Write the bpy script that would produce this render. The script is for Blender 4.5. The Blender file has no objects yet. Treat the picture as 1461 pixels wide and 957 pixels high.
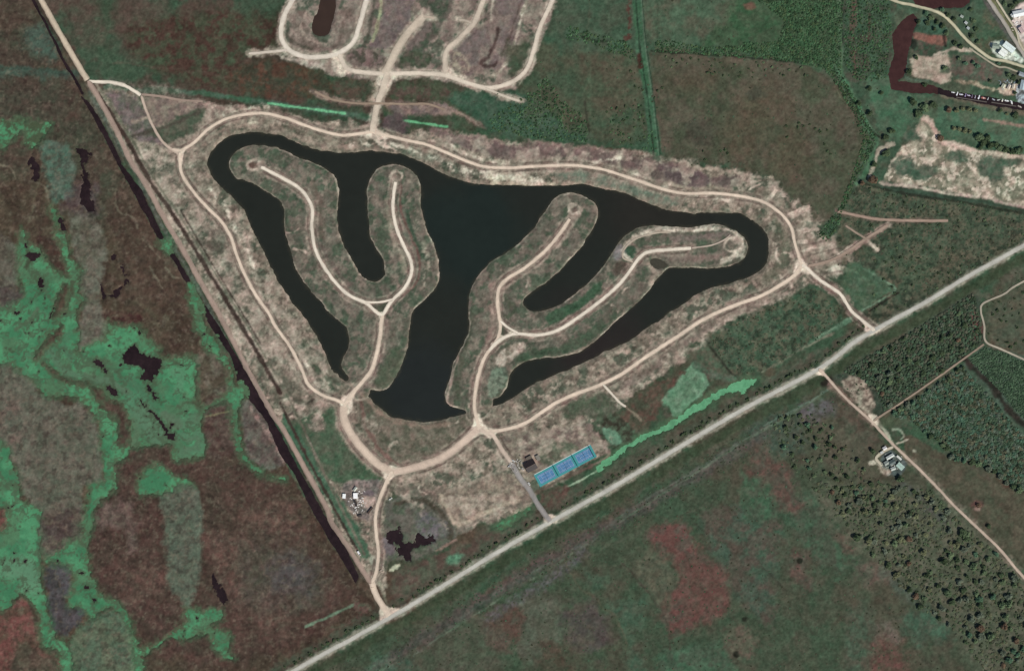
import bpy, bmesh, math, random
import numpy as np
from mathutils import Vector, Matrix

S = bpy.context.scene
COL = S.collection
random.seed(7)
W, H = 1461.0, 957.0

# ------------------------------------------------------------------ camera, sky, sun, exposure
cam = bpy.data.cameras.new("camera")
cam_o = bpy.data.objects.new("camera", cam)
COL.objects.link(cam_o)
CAM_Z = 2500.0
cam_o.location = (0, 0, CAM_Z)
cam.sensor_width = 36.0
cam.lens = 36.0 * CAM_Z / W
cam.clip_start = 10.0
cam.clip_end = 40000.0
S.camera = cam_o

SUN_EL, SUN_AZ = math.radians(50), math.radians(132)
wd = bpy.data.worlds.new("World")
S.world = wd
wd.use_nodes = True
_nt = wd.node_tree
_bg = _nt.nodes['Background']
_sk = _nt.nodes.new('ShaderNodeTexSky')
_sk.sky_type = 'NISHITA'
_sk.sun_disc = False
_sk.sun_elevation = SUN_EL
_sk.sun_rotation = SUN_AZ
_nt.links.new(_sk.outputs[0], _bg.inputs[0])
_bg.inputs[1].default_value = 0.07
_l = bpy.data.lights.new("sun", 'SUN')
_l.energy = 3.2
_l.angle = math.radians(0.5)
_l.color = (1.0, 0.95, 0.87)
sun_o = bpy.data.objects.new("sun", _l)
COL.objects.link(sun_o)
sun_o.rotation_euler = Vector((math.sin(SUN_AZ) * math.cos(SUN_EL), math.cos(SUN_AZ) * math.cos(SUN_EL),
                               math.sin(SUN_EL))).to_track_quat('Z', 'Y').to_euler()
vs = S.view_settings
vs.view_transform = 'Standard'
vs.look = 'None'
vs.exposure = 0.0
vs.gamma = 1.0
vs.use_curve_mapping = False

# ------------------------------------------------------------------ helpers: colour, coordinates
KL = np.array([0.955, 0.96, 0.975])


def C(r, g, b):
    """albedo of a surface whose sunlit colour is sRGB r,g,b"""
    c = np.array([r, g, b]) / 255.0
    c = np.where(c < .04045, c / 12.92, ((c + .055) / 1.055) ** 2.4)
    return c / KL


def P(x, y, z=0.0):
    """map position (metres east, metres south of the north-west corner) to world"""
    return Vector((x - W / 2, H / 2 - y, z))


TX, TY, TS = [0, 350, 700, 1061], [0, 230, 460, 695], 3.6525


def T(c, r, *pts):
    return [(TX[c] + x / TS, TY[r] + y / TS) for x, y in pts]


def smooth(pts, closed=False, k=4):
    """Catmull-Rom through the points"""
    p = np.array(pts, float)
    n = len(p)
    if closed:
        q = np.vstack([p[-1], p, p[0], p[1]])
        m = n
    else:
        q = np.vstack([2 * p[0] - p[1], p, 2 * p[-1] - p[-2]])
        m = n - 1
    out = []
    for i in range(m):
        a, b, c, d = q[i], q[i + 1], q[i + 2], q[i + 3]
        for t in np.arange(k) / k:
            out.append(0.5 * ((2 * b) + (c - a) * t + (2 * a - 5 * b + 4 * c - d) * t * t + (3 * b - a - 3 * c + d) * t ** 3))
    if not closed:
        out.append(p[-1])
    return np.array(out)


# ------------------------------------------------------------------ helpers: noise and distances (numpy)
def _hash(ix, iy, seed):
    h = (ix.astype(np.int64) * 374761393 + iy.astype(np.int64) * 668265263 + seed * 1442695041) & 0xffffffff
    h = ((h ^ (h >> 13)) * 1274126177) & 0xffffffff
    h = ((h ^ (h >> 16)) * 2246822519) & 0xffffffff
    return ((h ^ (h >> 15)) & 0xffffff) / float(0xffffff)


def vnoise(x, y, s, seed):
    x = x / s + seed * 17.31
    y = y / s + seed * 9.73
    ix, iy = np.floor(x), np.floor(y)
    fx, fy = x - ix, y - iy
    fx = fx * fx * (3 - 2 * fx)
    fy = fy * fy * (3 - 2 * fy)
    a, b = _hash(ix, iy, seed), _hash(ix + 1, iy, seed)
    c, d = _hash(ix, iy + 1, seed), _hash(ix + 1, iy + 1, seed)
    return (a * (1 - fx) + b * fx) * (1 - fy) + (c * (1 - fx) + d * fx) * fy


def fbm(x, y, s, seed, o=4, g=0.55):
    t, a, n = 0, 1, 0
    ca, sa = math.cos(0.6), math.sin(0.6)
    for i in range(o):
        t = t + a * vnoise(x, y, s, seed + i)
        n += a
        a *= g
        s *= 0.5
        x, y = x * ca - y * sa, x * sa + y * ca
    return t / n


def sst(a, b, x):
    t = np.clip((x - a) / (b - a), 0, 1)
    return t * t * (3 - 2 * t)


def seg_dist(px, py, pts, closed):
    p = np.asarray(pts, float)
    q = np.roll(p, -1, 0) if closed else p[1:]
    p = p if closed else p[:-1]
    best = np.full(px.shape, 1e9)
    for (ax, ay), (bx, by) in zip(p, q):
        dx, dy = bx - ax, by - ay
        L = dx * dx + dy * dy + 1e-9
        t = np.clip(((px - ax) * dx + (py - ay) * dy) / L, 0, 1)
        best = np.minimum(best, (px - ax - t * dx) ** 2 + (py - ay - t * dy) ** 2)
    return np.sqrt(best)


def sdf(px, py, pts):
    """signed distance to a closed outline, negative inside"""
    d = seg_dist(px, py, pts, True)
    p = np.asarray(pts, float)
    q = np.roll(p, -1, 0)
    ins = np.zeros(px.shape, bool)
    for (ax, ay), (bx, by) in zip(p, q):
        if ay == by:
            continue
        ins ^= ((ay > py) != (by > py)) & (px < (bx - ax) * (py - ay) / (by - ay) + ax)
    return np.where(ins, -d, d)


# ------------------------------------------------------------------ outlines traced on the ground
LAKE = smooth([(297, 238), (298, 224), (309, 208), (328, 194), (353, 189), (377, 189), (405, 196), (432, 207), (459, 215), (495, 218),
               (525, 215), (547, 216), (583, 223), (605, 233), (624, 244), (651, 255), (678, 262), (700, 264), (763, 265), (831, 264),
               (853, 268), (892, 276), (919, 287), (946, 298), (974, 303), (1015, 304), (1048, 304), (1070, 311), (1086, 323), (1095, 339),
               (1097, 361), (1091, 379), (1078, 391), (1056, 400), (1028, 407), (1001, 417), (974, 434), (946, 453), (919, 471), (892, 490),
               (864, 502), (837, 516), (804, 530), (768, 545), (741, 560), (722, 573), (700, 580), (686, 583), (673, 589), (651, 594),
               (624, 601), (596, 601), (569, 598), (547, 586), (528, 569), (513, 556), (503, 549), (487, 539), (473, 524), (462, 501),
               (451, 479), (440, 460), (426, 443), (405, 416), (386, 381), (369, 345), (355, 315), (348, 298), (326, 276), (306, 257)], True, 3)
PEN_W = smooth([(327, 235), (331, 222), (348, 211), (370, 207), (405, 215), (432, 226), (460, 238), (476, 250), (482, 265), (483, 285),
                (481, 312), (486, 340), (498, 364), (511, 386), (525, 399), (539, 401), (549, 392), (548, 375), (539, 359), (529, 340),
                (525, 312), (523, 285), (528, 257), (539, 242), (558, 235), (580, 239), (595, 250), (600, 271), (602, 301), (610, 331),
                (621, 356), (627, 381), (624, 405), (610, 424), (592, 441), (585, 465), (581, 493), (573, 520), (561, 545), (551, 556),
                (536, 557), (528, 556), (526, 566), (508, 570), (494, 560), (492, 546), (498, 540), (487, 524), (490, 509), (498, 490), (493, 467), (470, 446),
                (454, 427), (435, 405), (421, 378), (411, 350), (406, 323), (405, 300), (398, 286), (377, 271), (350, 257), (336, 254)], True, 3)
PEN_E = smooth([(772, 309), (782, 293), (796, 280), (815, 276), (837, 281), (852, 294), (852, 312), (842, 334), (826, 356), (804, 380),
                (782, 400), (755, 419), (747, 427), (750, 438), (763, 445), (782, 441), (804, 430), (831, 411), (853, 389), (870, 367),
                (884, 345), (900, 331), (919, 323), (946, 323), (974, 324), (1001, 322), (1029, 320), (1051, 328), (1065, 343), (1068, 358),
                (1059, 372), (1037, 380), (1001, 382), (974, 381), (955, 383), (938, 397), (927, 413), (908, 432), (886, 452), (864, 474),
                (837, 496), (815, 506), (790, 510), (763, 512), (741, 521), (729, 534), (724, 550), (714, 566), (704, 570), (700, 584), (690, 596),
                (668, 598), (664, 586), (651, 583), (637, 575), (636, 558), (643, 537), (648, 515), (659, 493), (670, 468), (669, 438),
                (670, 419), (679, 400), (698, 375), (727, 357), (749, 339), (763, 323)], True, 3)
CANAL_W = [(115, 137), (145, 189), (164, 227), (192, 279), (224, 337), (231, 346), (240, 362), (256, 388), (272, 414), (284, 438), (297, 460), (329, 509),
           (340, 547), (356, 570), (377, 596), (400, 649), (421, 679), (443, 725), (465, 761), (481, 788), (498, 816), (508, 833),
           (512, 822), (495, 785), (468, 741), (454, 717), (432, 679), (405, 627), (377, 575), (345, 520), (309, 460), (290, 432), (277, 410), (262, 384), (247, 360),
           (238, 346), (232, 337), (202, 272), (177, 239), (149, 180), (125, 143)]
CANAL_NW = [(20, -45), (46, -1), (71, 46), (90, 85), (104, 109), (118, 134)]
CANAL_NE = T(3, 0, (880, 70), (911, 95), (890, 160), (866, 250), (850, 340), (838, 400), (800, 422), (960, 440), (1080, 478), (1250, 500), (1461, 543),
             (1600, 575), (1600, 615), (1461, 575), (1250, 545), (1080, 505), (990, 485), (930, 490), (770, 466), (755, 390), (780, 280), (778, 180), (820, 110))
CANAL_N = T(3, 0, (860, -40), (1190, -40), (1175, 15), (1140, 42), (1060, 38), (960, 48), (900, 30))
POND_N = [(459, -20), (482, -20), (481, 0), (476, 27), (468, 49), (454, 52), (445, 45), (446, 30), (454, 14)]
POND_S = T(1, 3, (742, 212), (796, 205), (812, 262), (838, 288), (880, 282), (900, 240), (935, 250), (980, 248), (985, 268), (930, 285), (900, 310), (862, 325), (862, 372), (790, 372), (780, 330), (800, 300), (750, 272))
POND_PEN = [(928, 370), (936, 368), (946, 372), (952, 378), (944, 383), (932, 382)]

ALG = [  # duckweed channels of the western marsh
    T(0, 1, (108, 358), (138, 372), (152, 425), (202, 452), (228, 490), (262, 540), (310, 575), (345, 598), (362, 570), (338, 500), (312, 440), (298, 380),
      (312, 368), (345, 390), (362, 470), (412, 545), (424, 605), (412, 690), (440, 716), (398, 790), (405, 870), (408, 945),
      (395, 985), (420, 975), (520, 930), (560, 890), (556, 838), (600, 848), (700, 868), (762, 910), (815, 970), (835, 1000), (860, 1020), (950, 1015), (1028, 1045), (1024, 1190),
      (1030, 1245), (1062, 1270), (1150, 1235), (1220, 1170), (1262, 1160), (1285, 1210), (1242, 1290), (1250, 1440), (1275, 1530), (1330, 1580), (1400, 1632), (1480, 1650), (1480, 1668), (1360, 1630),
      (1275, 1560), (1225, 1480), (1205, 1350), (1185, 1255), (1085, 1285), (1055, 1330), (1050, 1400), (1072, 1440), (1062, 1528), (960, 1550),
      (900, 1540), (884, 1478), (800, 1478), (680, 1500), (672, 1530), (602, 1580), (602, 1710), (505, 1790), (490, 1900), (460, 2000), (470, 2130),
      (482, 2170), (512, 2240), (602, 2290), (662, 2350), (692, 2440), (722, 2530), (752, 2600), (745, 2760), (705, 2760), (690, 2580), (680, 2480), (650, 2390), (600, 2340),
      (540, 2340), (480, 2370), (440, 2350), (358, 2310), (360, 2255), (380, 2220), (368, 2130), (300, 2100), (238, 2090), (240, 2060), (320, 2020), (360, 1980), (428, 1960), (430, 1900),
      (448, 1800), (462, 1705), (535, 1660), (545, 1585), (520, 1480), (520, 1380), (480, 1300), (420, 1250), (330, 1225), (262, 1230), (200, 1180), (130, 1110),
      (60, 1055), (-60, 1030), (-60, 780), (70, 760), (125, 690), (100, 600), (95, 480)),
    T(0, 2, (-60, 640), (42, 648), (62, 720), (100, 830), (112, 920), (212, 985), (205, 1095), (222, 1235), (212, 1335), (242, 1455), (255, 1555),
      (292, 1640), (342, 1655), (382, 1745), (372, 1900), (328, 1900), (310, 1735), (250, 1695), (208, 1655), (210, 1555), (170, 1475), (120, 1415), (70, 1445),
      (60, 1475), (-60, 1500), (-60, 1080), (10, 1080), (32, 1060), (45, 1010), (20, 960), (-60, 950)),
    T(0, 2, (740, 775), (820, 735), (890, 780), (960, 815), (1030, 850), (930, 860), (880, 890), (740, 900), (722, 850)),
    T(0, 3, (968, 622), (1060, 640), (1150, 622), (1165, 680), (1100, 722), (1192, 750), (1200, 850), (1222, 892), (1180, 890), (1130, 850), (1080, 770),
      (960, 792), (900, 780), (820, 832), (735, 880), (735, 845), (830, 810), (910, 750), (970, 710)),
    T(0, 0, (-60, 632), (60, 640), (100, 600), (140, 632), (250, 630), (246, 690), (190, 762), (140, 752), (130, 682), (85, 722), (0, 785), (-60, 800)),
    T(0, 1, (265, 230), (292, 250), (312, 320), (300, 340), (275, 290)),
    T(0, 1, (830, 415), (905, 412), (900, 470), (865, 480)),
    T(0, 1, (985, 640), (1035, 700), (1065, 850), (1130, 930), (1160, 1000), (1210, 1090), (1235, 1190), (1200, 1200), (1190, 1090), (1130, 1010), (1060, 960), (1020, 860)),
]
ISLE = [  # islands and pools inside the channels (land lobes stay out of the weed)
    T(0, 2, (235, 100), (300, 30), (330, 0), (310, 80), (240, 140), (195, 200), (190, 160)),
    T(0, 1, (300, 700), (340, 640), (362, 690), (335, 780), (275, 800)),
    T(0, 2, (230, 210), (260, 230), (370, 300), (470, 315), (430, 345), (360, 320), (280, 270), (235, 235)),
    T(0, 2, (470, 350), (520, 345), (560, 400), (650, 430), (670, 520), (672, 640), (610, 640), (612, 520), (540, 460)),
    T(0, 1, (205, 430), (270, 405), (310, 460), (360, 585), (330, 592), (250, 520), (228, 470)),
]
POOL = [  # dark open water
    T(0, 2, (640, 160), (700, 122), (760, 172), (852, 180), (832, 250), (790, 312), (722, 290), (742, 230), (660, 220)),
    T(0, 1, (130, 480), (215, 490), (200, 510), (150, 525)),
    T(0, 1, (188, 585), (215, 600), (232, 630), (218, 690), (200, 670)),
    T(0, 2, (545, 330), (600, 345), (622, 385), (600, 395), (560, 370)),
    T(0, 2, (715, 400), (735, 400), (800, 470), (860, 520), (905, 590), (910, 620), (885, 610), (840, 540), (770, 470)),
    T(0, 2, (765, 320), (790, 325), (835, 400), (825, 412), (795, 380)),
    T(0, 0, (380, 760), (478, 792), (450, 830), (470, 960), (495, 1075), (460, 1100), (420, 1060), (430, 940), (420, 850)),
    T(0, 0, (160, 820), (200, 830), (205, 920), (180, 945), (160, 900)),
    T(0, 1, (590, 480), (620, 520), (655, 600), (660, 632), (622, 712), (582, 702), (642, 640), (620, 530), (580, 520)),
    T(0, 1, (305, 290), (340, 330), (320, 362), (305, 330)),
    T(0, 1, (530, 650), (560, 690), (540, 722), (525, 690)),
    T(0, 3, (30, 85), (68, 92), (60, 112), (36, 108)),
    T(0, 3, (430, 505), (462, 510), (450, 525)), T(0, 3, (470, 570), (505, 575), (490, 600), (470, 590)),
    T(0, 2, (480, 190), (545, 200), (530, 240), (500, 225)),
    T(0, 3, (1100, 450), (1130, 460), (1175, 570), (1160, 605), (1125, 560)),
]
GREENSTRIP = smooth([(1078, 541), (1066, 540), (1050, 546), (1023, 558), (996, 575), (968, 593), (941, 609), (908, 626), (881, 643), (861, 658), (851, 669), (855, 674), (864, 665),
                     (884, 650), (911, 634), (944, 617), (972, 601), (1000, 583), (1027, 566), (1048, 557), (1060, 560), (1067, 551)], True, 3)
ALG2 = [GREENSTRIP, T(2, 3, (195, 102), (205, 125), (130, 175), (100, 200), (45, 215), (60, 195), (30, 198), (90, 160)),
        T(3, 0, (1650, 40), (1655, 40), (1655, 45))]

# ------------------------------------------------------------------ roads: (points, width, colour, name, label)
NWJ = (257, 221)
DIRT, PALE, MUTED = (216, 198, 178), (224, 213, 195), (156, 137, 124)
ROADS = [
    # surface, width, colour, centre line
    ('highway', 7.4, (184, 182, 172), [(120, 1132), (418, 957), (503, 910), (596, 857), (706, 789.5), (785, 744), (875, 694), (963, 641), (1061, 583), (1168, 526), (1217, 489), (1247, 471), (1327, 427), (1381, 394), (1461, 350), (1760, 184)]),
    ('levee_road', 9.0, (200, 184, 162), [(-60, -210), (59, 0), (82, 41), (104, 79), (126, 116)]),
    ('levee_road', 8.6, (160, 140, 127), [(126, 116), (137, 133), (164, 181), (187, 230), (208, 262), (238, 317), (263, 359), (290, 408), (315, 452), (350, 520), (389, 590), (405, 613), (432, 662), (465, 722), (473, 744), (500, 785), (525, 824), (531, 832)]),
    ('dirt_road', 10.0, DIRT, [(531, 829), (534, 842), (541, 856), (550, 870), (557, 879)]),
    ('dirt_road', 5.6, PALE, [(126, 117), (140, 117), (158, 118), (177, 122), (193, 131), (202, 137)]),
    ('dirt_road', 4.6, (190, 172, 155), [(202, 137), (206, 150), (213, 168), (222, 187), (231, 201), (240, 210), (257, 221)]),
    ('dirt_road', 4.0, MUTED, [(202, 135), (230, 138), (258, 143), (290, 145)]),
    ('dirt_road', 5.2, DIRT, [(246, 213), (257, 215), (268, 210), (279, 202), (298, 184), (323, 170), (348, 164), (375, 162), (405, 168), (432, 178), (459, 187), (487, 193), (514, 191), (531, 189), (553, 194), (583, 201), (610, 207), (637, 218), (665, 230), (692, 238), (727, 240), (755, 238), (809, 236), (837, 238), (864, 243), (892, 252), (919, 261), (946, 270), (974, 276), (1015, 276), (1050, 279), (1083, 286), (1102, 296), (1118, 309), (1129, 326), (1134, 348), (1140, 367), (1144, 380)]),
    ('dirt_road', 6.2, DIRT, [(1144, 378), (1135, 391), (1116, 405), (1088, 421), (1061, 431), (1034, 441), (1001, 457), (974, 475), (946, 493), (913, 515), (886, 534), (856, 549), (823, 561), (796, 573), (774, 587), (752, 602), (727, 611), (700, 615), (684, 614)]),
    ('dirt_road', 12.5, (204, 184, 166), [(684, 610), (665, 627), (637, 649), (610, 661), (583, 669), (560, 673)]),
    ('dirt_road', 13.0, (206, 187, 168), [(562, 674), (541, 663), (520, 643), (501, 619), (491, 597), (491, 578)]),
    ('dirt_road', 6.6, DIRT, [(491, 580), (503, 561), (517, 545), (531, 526), (539, 498), (543, 476), (544, 462), (546, 449)]),
    ('dirt_road', 5.6, PALE, [(546, 449), (539, 447), (525, 434), (520, 431), (503, 424), (487, 412), (468, 389), (451, 359), (445, 326), (446, 301), (439, 282), (424, 266), (399, 252), (372, 238)]),
    ('dirt_road', 5.6, PALE, [(546, 450), (553, 438), (561, 427), (577, 411), (587, 391), (586, 372), (576, 350), (566, 326), (561, 301), (562, 276), (565, 258)]),
    ('dirt_road', 3.6, PALE, [(521, 431), (542, 431), (561, 427)]),
    ('dirt_road', 5.4, DIRT, [(257, 218), (257, 233), (260, 249), (274, 271), (296, 296), (315, 315), (329, 337), (337, 361), (348, 389), (364, 419), (383, 446), (393, 465), (413, 493), (429, 523), (440, 548), (459, 563), (479, 570), (491, 575)]),
    ('dirt_road', 6.0, DIRT, [(684, 613), (677, 580), (681, 542), (692, 509), (709, 485), (714, 465), (712, 450), (710, 432), (712, 411), (725, 397), (749, 382), (777, 359), (798, 334), (814, 311)]),
    ('dirt_road', 5.8, PALE, [(698, 500), (710, 487), (725, 479), (740, 476), (768, 478), (796, 471), (823, 454), (853, 432), (881, 408), (899, 386), (912, 368), (927, 359), (960, 356), (987, 354)]),
    ('dirt_road', 4.2, PALE, [(714, 458), (726, 468), (740, 476)]),
    ('dirt_road', 2.6, (185, 170, 155), [(987, 354), (1015, 350), (1034, 342), (1042, 335)]),
    ('dirt_road', 2.8, (176, 163, 146), [(903, 374), (889, 368), (891, 355), (907, 341), (933, 333), (957, 331)]),
    ('dirt_road', 5.4, PALE, [(1144, 378), (1152, 384), (1170, 400), (1198, 419), (1214, 443), (1231, 458), (1248, 472)]),
    ('dirt_road', 6.0, DIRT, [(560, 672), (553, 684), (542, 711), (536, 736), (537, 763), (540, 788), (537, 815), (531, 831)]),
    ('dirt_road', 7.0, (200, 182, 165), [(684, 612), (694, 617), (703, 620), (716, 641), (731, 661)]),
    ('court_road', 9.0, (148, 144, 140), [(729, 659), (738, 675), (746, 687), (755, 698), (768, 720), (786, 745)]),
    ('dirt_road', 3.8, (210, 200, 183), [(860, 548), (875, 564), (884, 574), (893, 580)]),
    # northern development
    ('dirt_road', 8.0, (216, 206, 190), [(430, -25), (418, 0), (405, 25), (401, 49), (409, 68), (429, 80), (454, 82), (479, 78), (503, 62), (513, 36), (523, 0), (528, -20)]),
    ('dirt_road', 4.5, (205, 193, 178), [(355, 77), (372, 76), (390, 74), (410, 72)]),
    ('dirt_road', 7.4, (212, 199, 181), [(484, 78), (492, 95), (503, 101), (520, 104), (552, 106), (596, 105), (635, 108), (665, 118), (695, 126), (725, 120), (744, 108), (754, 94), (762, 71), (770, 41), (785, 8), (797, -22)]),
    ('dirt_road', 4.2, (205, 193, 175), [(692, 126), (718, 137), (742, 145)]),
    ('dirt_road', 12.0, (196, 182, 163), [(548, 106), (556, 92), (569, 66), (588, 41), (606, 23)]),
    ('dirt_road', 4.5, (185, 170, 152), [(604, 24), (621, 27)]),
    ('dirt_road', 8.5, (198, 184, 166), [(635, 106), (637, 74), (654, 57), (676, 33), (690, 0), (697, -20)]),
    ('dirt_road', 4.0, (185, 172, 155), [(655, 29), (664, 30), (675, 34)]),
    ('dirt_road', 10.0, (204, 190, 171), [(553, 104), (547, 126), (539, 148), (534, 173), (531, 189)]),
    ('dirt_road', 4.0, (150, 132, 115), [(449, 131), (473, 142), (509, 148), (542, 148), (583, 149), (610, 149), (635, 157)]),
    # east spurs
    ('dirt_road', 4.8, (158, 137, 122), [(1195, 302), (1225, 308), (1253, 313), (1307, 315), (1354, 315)]),
    ('dirt_road', 5.0, (156, 137, 122), [(1152, 380), (1184, 372), (1212, 357), (1236, 340), (1267, 321)]),
    ('dirt_road', 3.4, (150, 134, 118), [(1206, 322), (1221, 332), (1236, 341)]),
    # south-east tracks
    ('dirt_road', 4.6, (188, 170, 153), [(1168, 526), (1179, 537), (1195, 556), (1214, 575), (1240, 598), (1258, 617), (1275, 635), (1307, 665), (1335, 693), (1362, 722), (1400, 758), (1428, 785), (1461, 824), (1560, 930)]),
    ('dirt_road', 3.4, (150, 134, 118), [(1246, 600), (1280, 578), (1321, 550), (1373, 513), (1405, 490)]),
    ('dirt_road', 3.4, (168, 160, 143), [(1600, 332), (1461, 401), (1433, 419), (1404, 432), (1399, 443), (1404, 465), (1406, 487), (1428, 498), (1461, 513), (1560, 560)]),
    ('dirt_road', 5.0, (188, 180, 160), [(1274, 637), (1262, 643), (1252, 650), (1250, 655), (1259, 664)]),
    # north-east
    ('valley_road', 5.0, (192, 186, 158), [(1180, -45), (1269, -1), (1302, 8), (1337, 18), (1357, 33), (1376, 55), (1395, 71), (1414, 84), (1436, 88), (1461, 96), (1520, 110)]),
    ('dirt_road', 3.0, (165, 158, 138), [(1382, 69), (1395, 78), (1410, 88), (1424, 96), (1436, 97), (1461, 106), (1520, 122)]),
    ('town_road', 6.5, (166, 160, 150), [(1395, -30), (1410, 0), (1430, 30), (1440, 46), (1461, 80), (1490, 130)]),
    ('town_road', 3.5, (190, 182, 160), [(1421, 0), (1436, 24), (1449, 44), (1454, 62), (1461, 74)]),
]

# ------------------------------------------------------------------ the ground: sampling grid
STEP = 1.35
gx = np.arange(-27, W + 28, STEP)
gy = np.arange(-27, H + 28, STEP)
far = np.cumsum(STEP * 1.09 ** np.arange(1, 76))
gx = np.concatenate([gx[0] - far[::-1], gx, gx[-1] + far])
gy = np.concatenate([gy[0] - far[::-1], gy, gy[-1] + far])
X, Y = np.meshgrid(gx, gy)
NXG, NYG = len(gx), len(gy)
WX = fbm(X, Y, 16, 11, 4) - .5
WY = fbm(X, Y, 16, 23, 4) - .5
RAG = fbm(X, Y, 9, 37, 4, .75) - .5
col = np.zeros(X.shape + (3,))
MARGIN_FAR = 40


def box(pts, m):
    p = np.asarray(pts)
    lo = p.min(0) - m
    hi = p.max(0) + m
    if lo[0] < -25: lo[0] = -MARGIN_FAR
    if lo[1] < -25: lo[1] = -MARGIN_FAR
    if hi[0] > W + 25: hi[0] = W + MARGIN_FAR
    if hi[1] > H + 25: hi[1] = H + MARGIN_FAR
    i0, i1 = np.searchsorted(gx, [lo[0], hi[0]])
    j0, j1 = np.searchsorted(gy, [lo[1], hi[1]])
    return (slice(max(0, j0), j1 + 1), slice(max(0, i0), i1 + 1))


_seed = [100]


def colour_field(spec, x, y):
    """one colour, or (c1, c2, scale[, contrast]) mottled"""
    if len(spec) == 3 and not isinstance(spec[0], tuple):
        return np.broadcast_to(C(*spec), x.shape + (3,))
    c1, c2, sc = spec[:3]
    k = spec[3] if len(spec) > 3 else 0.16
    _seed[0] += 7
    t = sst(.5 - k, .5 + k, fbm(x, y, sc, _seed[0], 5, .62))[..., None]
    return C(*c1) * (1 - t) + C(*c2) * t


def lay(sd, sl, spec, soft, op, nz):
    x, y = X[sl], Y[sl]
    a = sst(soft / 2, -soft / 2, sd + RAG[sl] * min(soft * 1.6, 16)) * op
    if nz:
        _seed[0] += 7
        a = a * sst(nz[1] - nz[2], nz[1] + nz[2], fbm(x, y, nz[0], _seed[0], 4, .6))
    a = a[..., None]
    col[sl] = col[sl] * (1 - a) + colour_field(spec, x, y) * a


def area(pts, spec, soft=6, warp=10, op=1.0, nz=None, sm=True):
    if sm: pts = smooth(pts, True, 3)
    sl = box(pts, soft + warp + 2)
    lay(sdf(X[sl] + WX[sl] * warp * 2, Y[sl] + WY[sl] * warp * 2, pts), sl, spec, soft, op, nz)


def streak(pts, w, spec, soft=3, warp=1.5, op=1.0, nz=None):
    pts = smooth(pts, False, 3)
    sl = box(pts, w + soft + warp + 2)
    lay(seg_dist(X[sl] + WX[sl] * warp * 2, Y[sl] + WY[sl] * warp * 2, pts, False) - w / 2, sl, spec, soft, op, nz)


def blob(x, y, rx, ry, spec, rot=0, soft=4, warp=5, op=1.0, nz=None):
    a = np.linspace(0, 2 * math.pi, 14, endpoint=False)
    r = math.radians(rot)
    px, py = rx * np.cos(a), ry * np.sin(a)
    area(list(zip(x + px * math.cos(r) - py * math.sin(r), y + px * math.sin(r) + py * math.cos(r))), spec, soft, warp, op, nz)

rngc = np.random.default_rng(17)
# ------------------------------------------------------------------ ground cover (what grows or lies where)
OLIVE, GREEN, RED, BROWN = (76, 78, 60), (60, 84, 61), (96, 70, 58), (78, 66, 56)
_all = (slice(None), slice(None))
col[:] = colour_field((OLIVE, GREEN, 70, .14), X, Y)
_t = sst(.52, .66, fbm(X, Y, 90, 61, 5))[..., None] * .6
col[:] = col * (1 - _t) + C(*RED) * _t
_t = sst(.5, .7, fbm(X, Y, 22, 67, 4, .7))[..., None] * .45
col[:] = col * (1 - _t) + C(88, 84, 70) * _t

# --- western marsh
WEST = [(-60, -60), (18, -60), (46, -1), (90, 85), (118, 134), (150, 200), (224, 337), (297, 460), (356, 570), (400, 649), (443, 725), (508, 833), (525, 850), (545, 872), (420, 948), (330, 1010), (-60, 1010)]
area(WEST, ((73, 60, 48), (82, 72, 56), 45, .2), 4, 2, sm=False)
area([(-60, -60), (20, -60), (46, 0), (118, 134), (150, 200), (190, 290), (120, 330), (60, 240), (-60, 250)], ((70, 74, 58), (80, 68, 56), 40, .14), 40, 14, .8)
area([(-60, 60), (60, 90), (90, 160), (40, 175), (-60, 165)], ((76, 66, 55), (70, 70, 56), 30), 20, 12, .8)
area([(140, 580), (250, 640), (330, 650), (400, 690), (470, 800), (500, 850), (400, 930), (240, 940), (150, 780)], ((84, 64, 55), (74, 63, 52), 40, .16), 30, 16, .9)
area(T(0, 3, (500, 60), (640, 30), (720, 60), (860, 60), (860, 380), (930, 600), (930, 720), (800, 800), (740, 780), (640, 620), (520, 520), (480, 380), (470, 260)), ((83, 64, 55), (73, 60, 50), 20, .16), 14, 8)
area(T(0, 3, (520, 100), (700, 90), (690, 250), (720, 300), (680, 330), (640, 220), (540, 210)), (112, 94, 84), 18, 12, .6)
for p in (T(0, 3, (600, 380), (840, 400), (840, 540), (680, 590), (590, 500)), T(0, 3, (1100, 240), (1300, 300), (1260, 600), (1180, 560), (1100, 400)),
          T(0, 3, (1240, 150), (1461, 130), (1461, 260), (1290, 230)), T(0, 3, (1340, 560), (1461, 540), (1500, 800), (1350, 700)), T(1, 3, (60, 540), (150, 600), (160, 720), (60, 680)),
          T(1, 3, (120, 90), (210, 60), (250, 120), (320, 240), (310, 330), (200, 230))):
    area(p, ((108, 82, 70), (88, 70, 60), 9, .2), 24, 14, .6)
area(T(1, 3, (0, 300), (300, 330), (420, 560), (300, 640), (0, 600)), ((84, 78, 68), (76, 76, 62), 16), 40, 16, .7)
area(T(1, 3, (180, 380), (340, 400), (300, 540), (160, 520)), (84, 82, 82), 40, 14, .6)
area([(-60, 690), (8, 720), (10, 760), (-60, 770)], ((112, 72, 64), (96, 70, 60), 10), 6, 4)
area(T(0, 3, (-80, 640), (60, 620), (110, 570), (160, 640), (200, 760), (215, 840), (310, 880), (330, 960), (-80, 960)), ((116, 74, 66), (92, 72, 58), 14, .2), 8, 5)
area(T(0, 3, (90, 830), (220, 850), (310, 890), (330, 1000), (80, 1000)), (76, 76, 60), 18, 8, .7)
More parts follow.
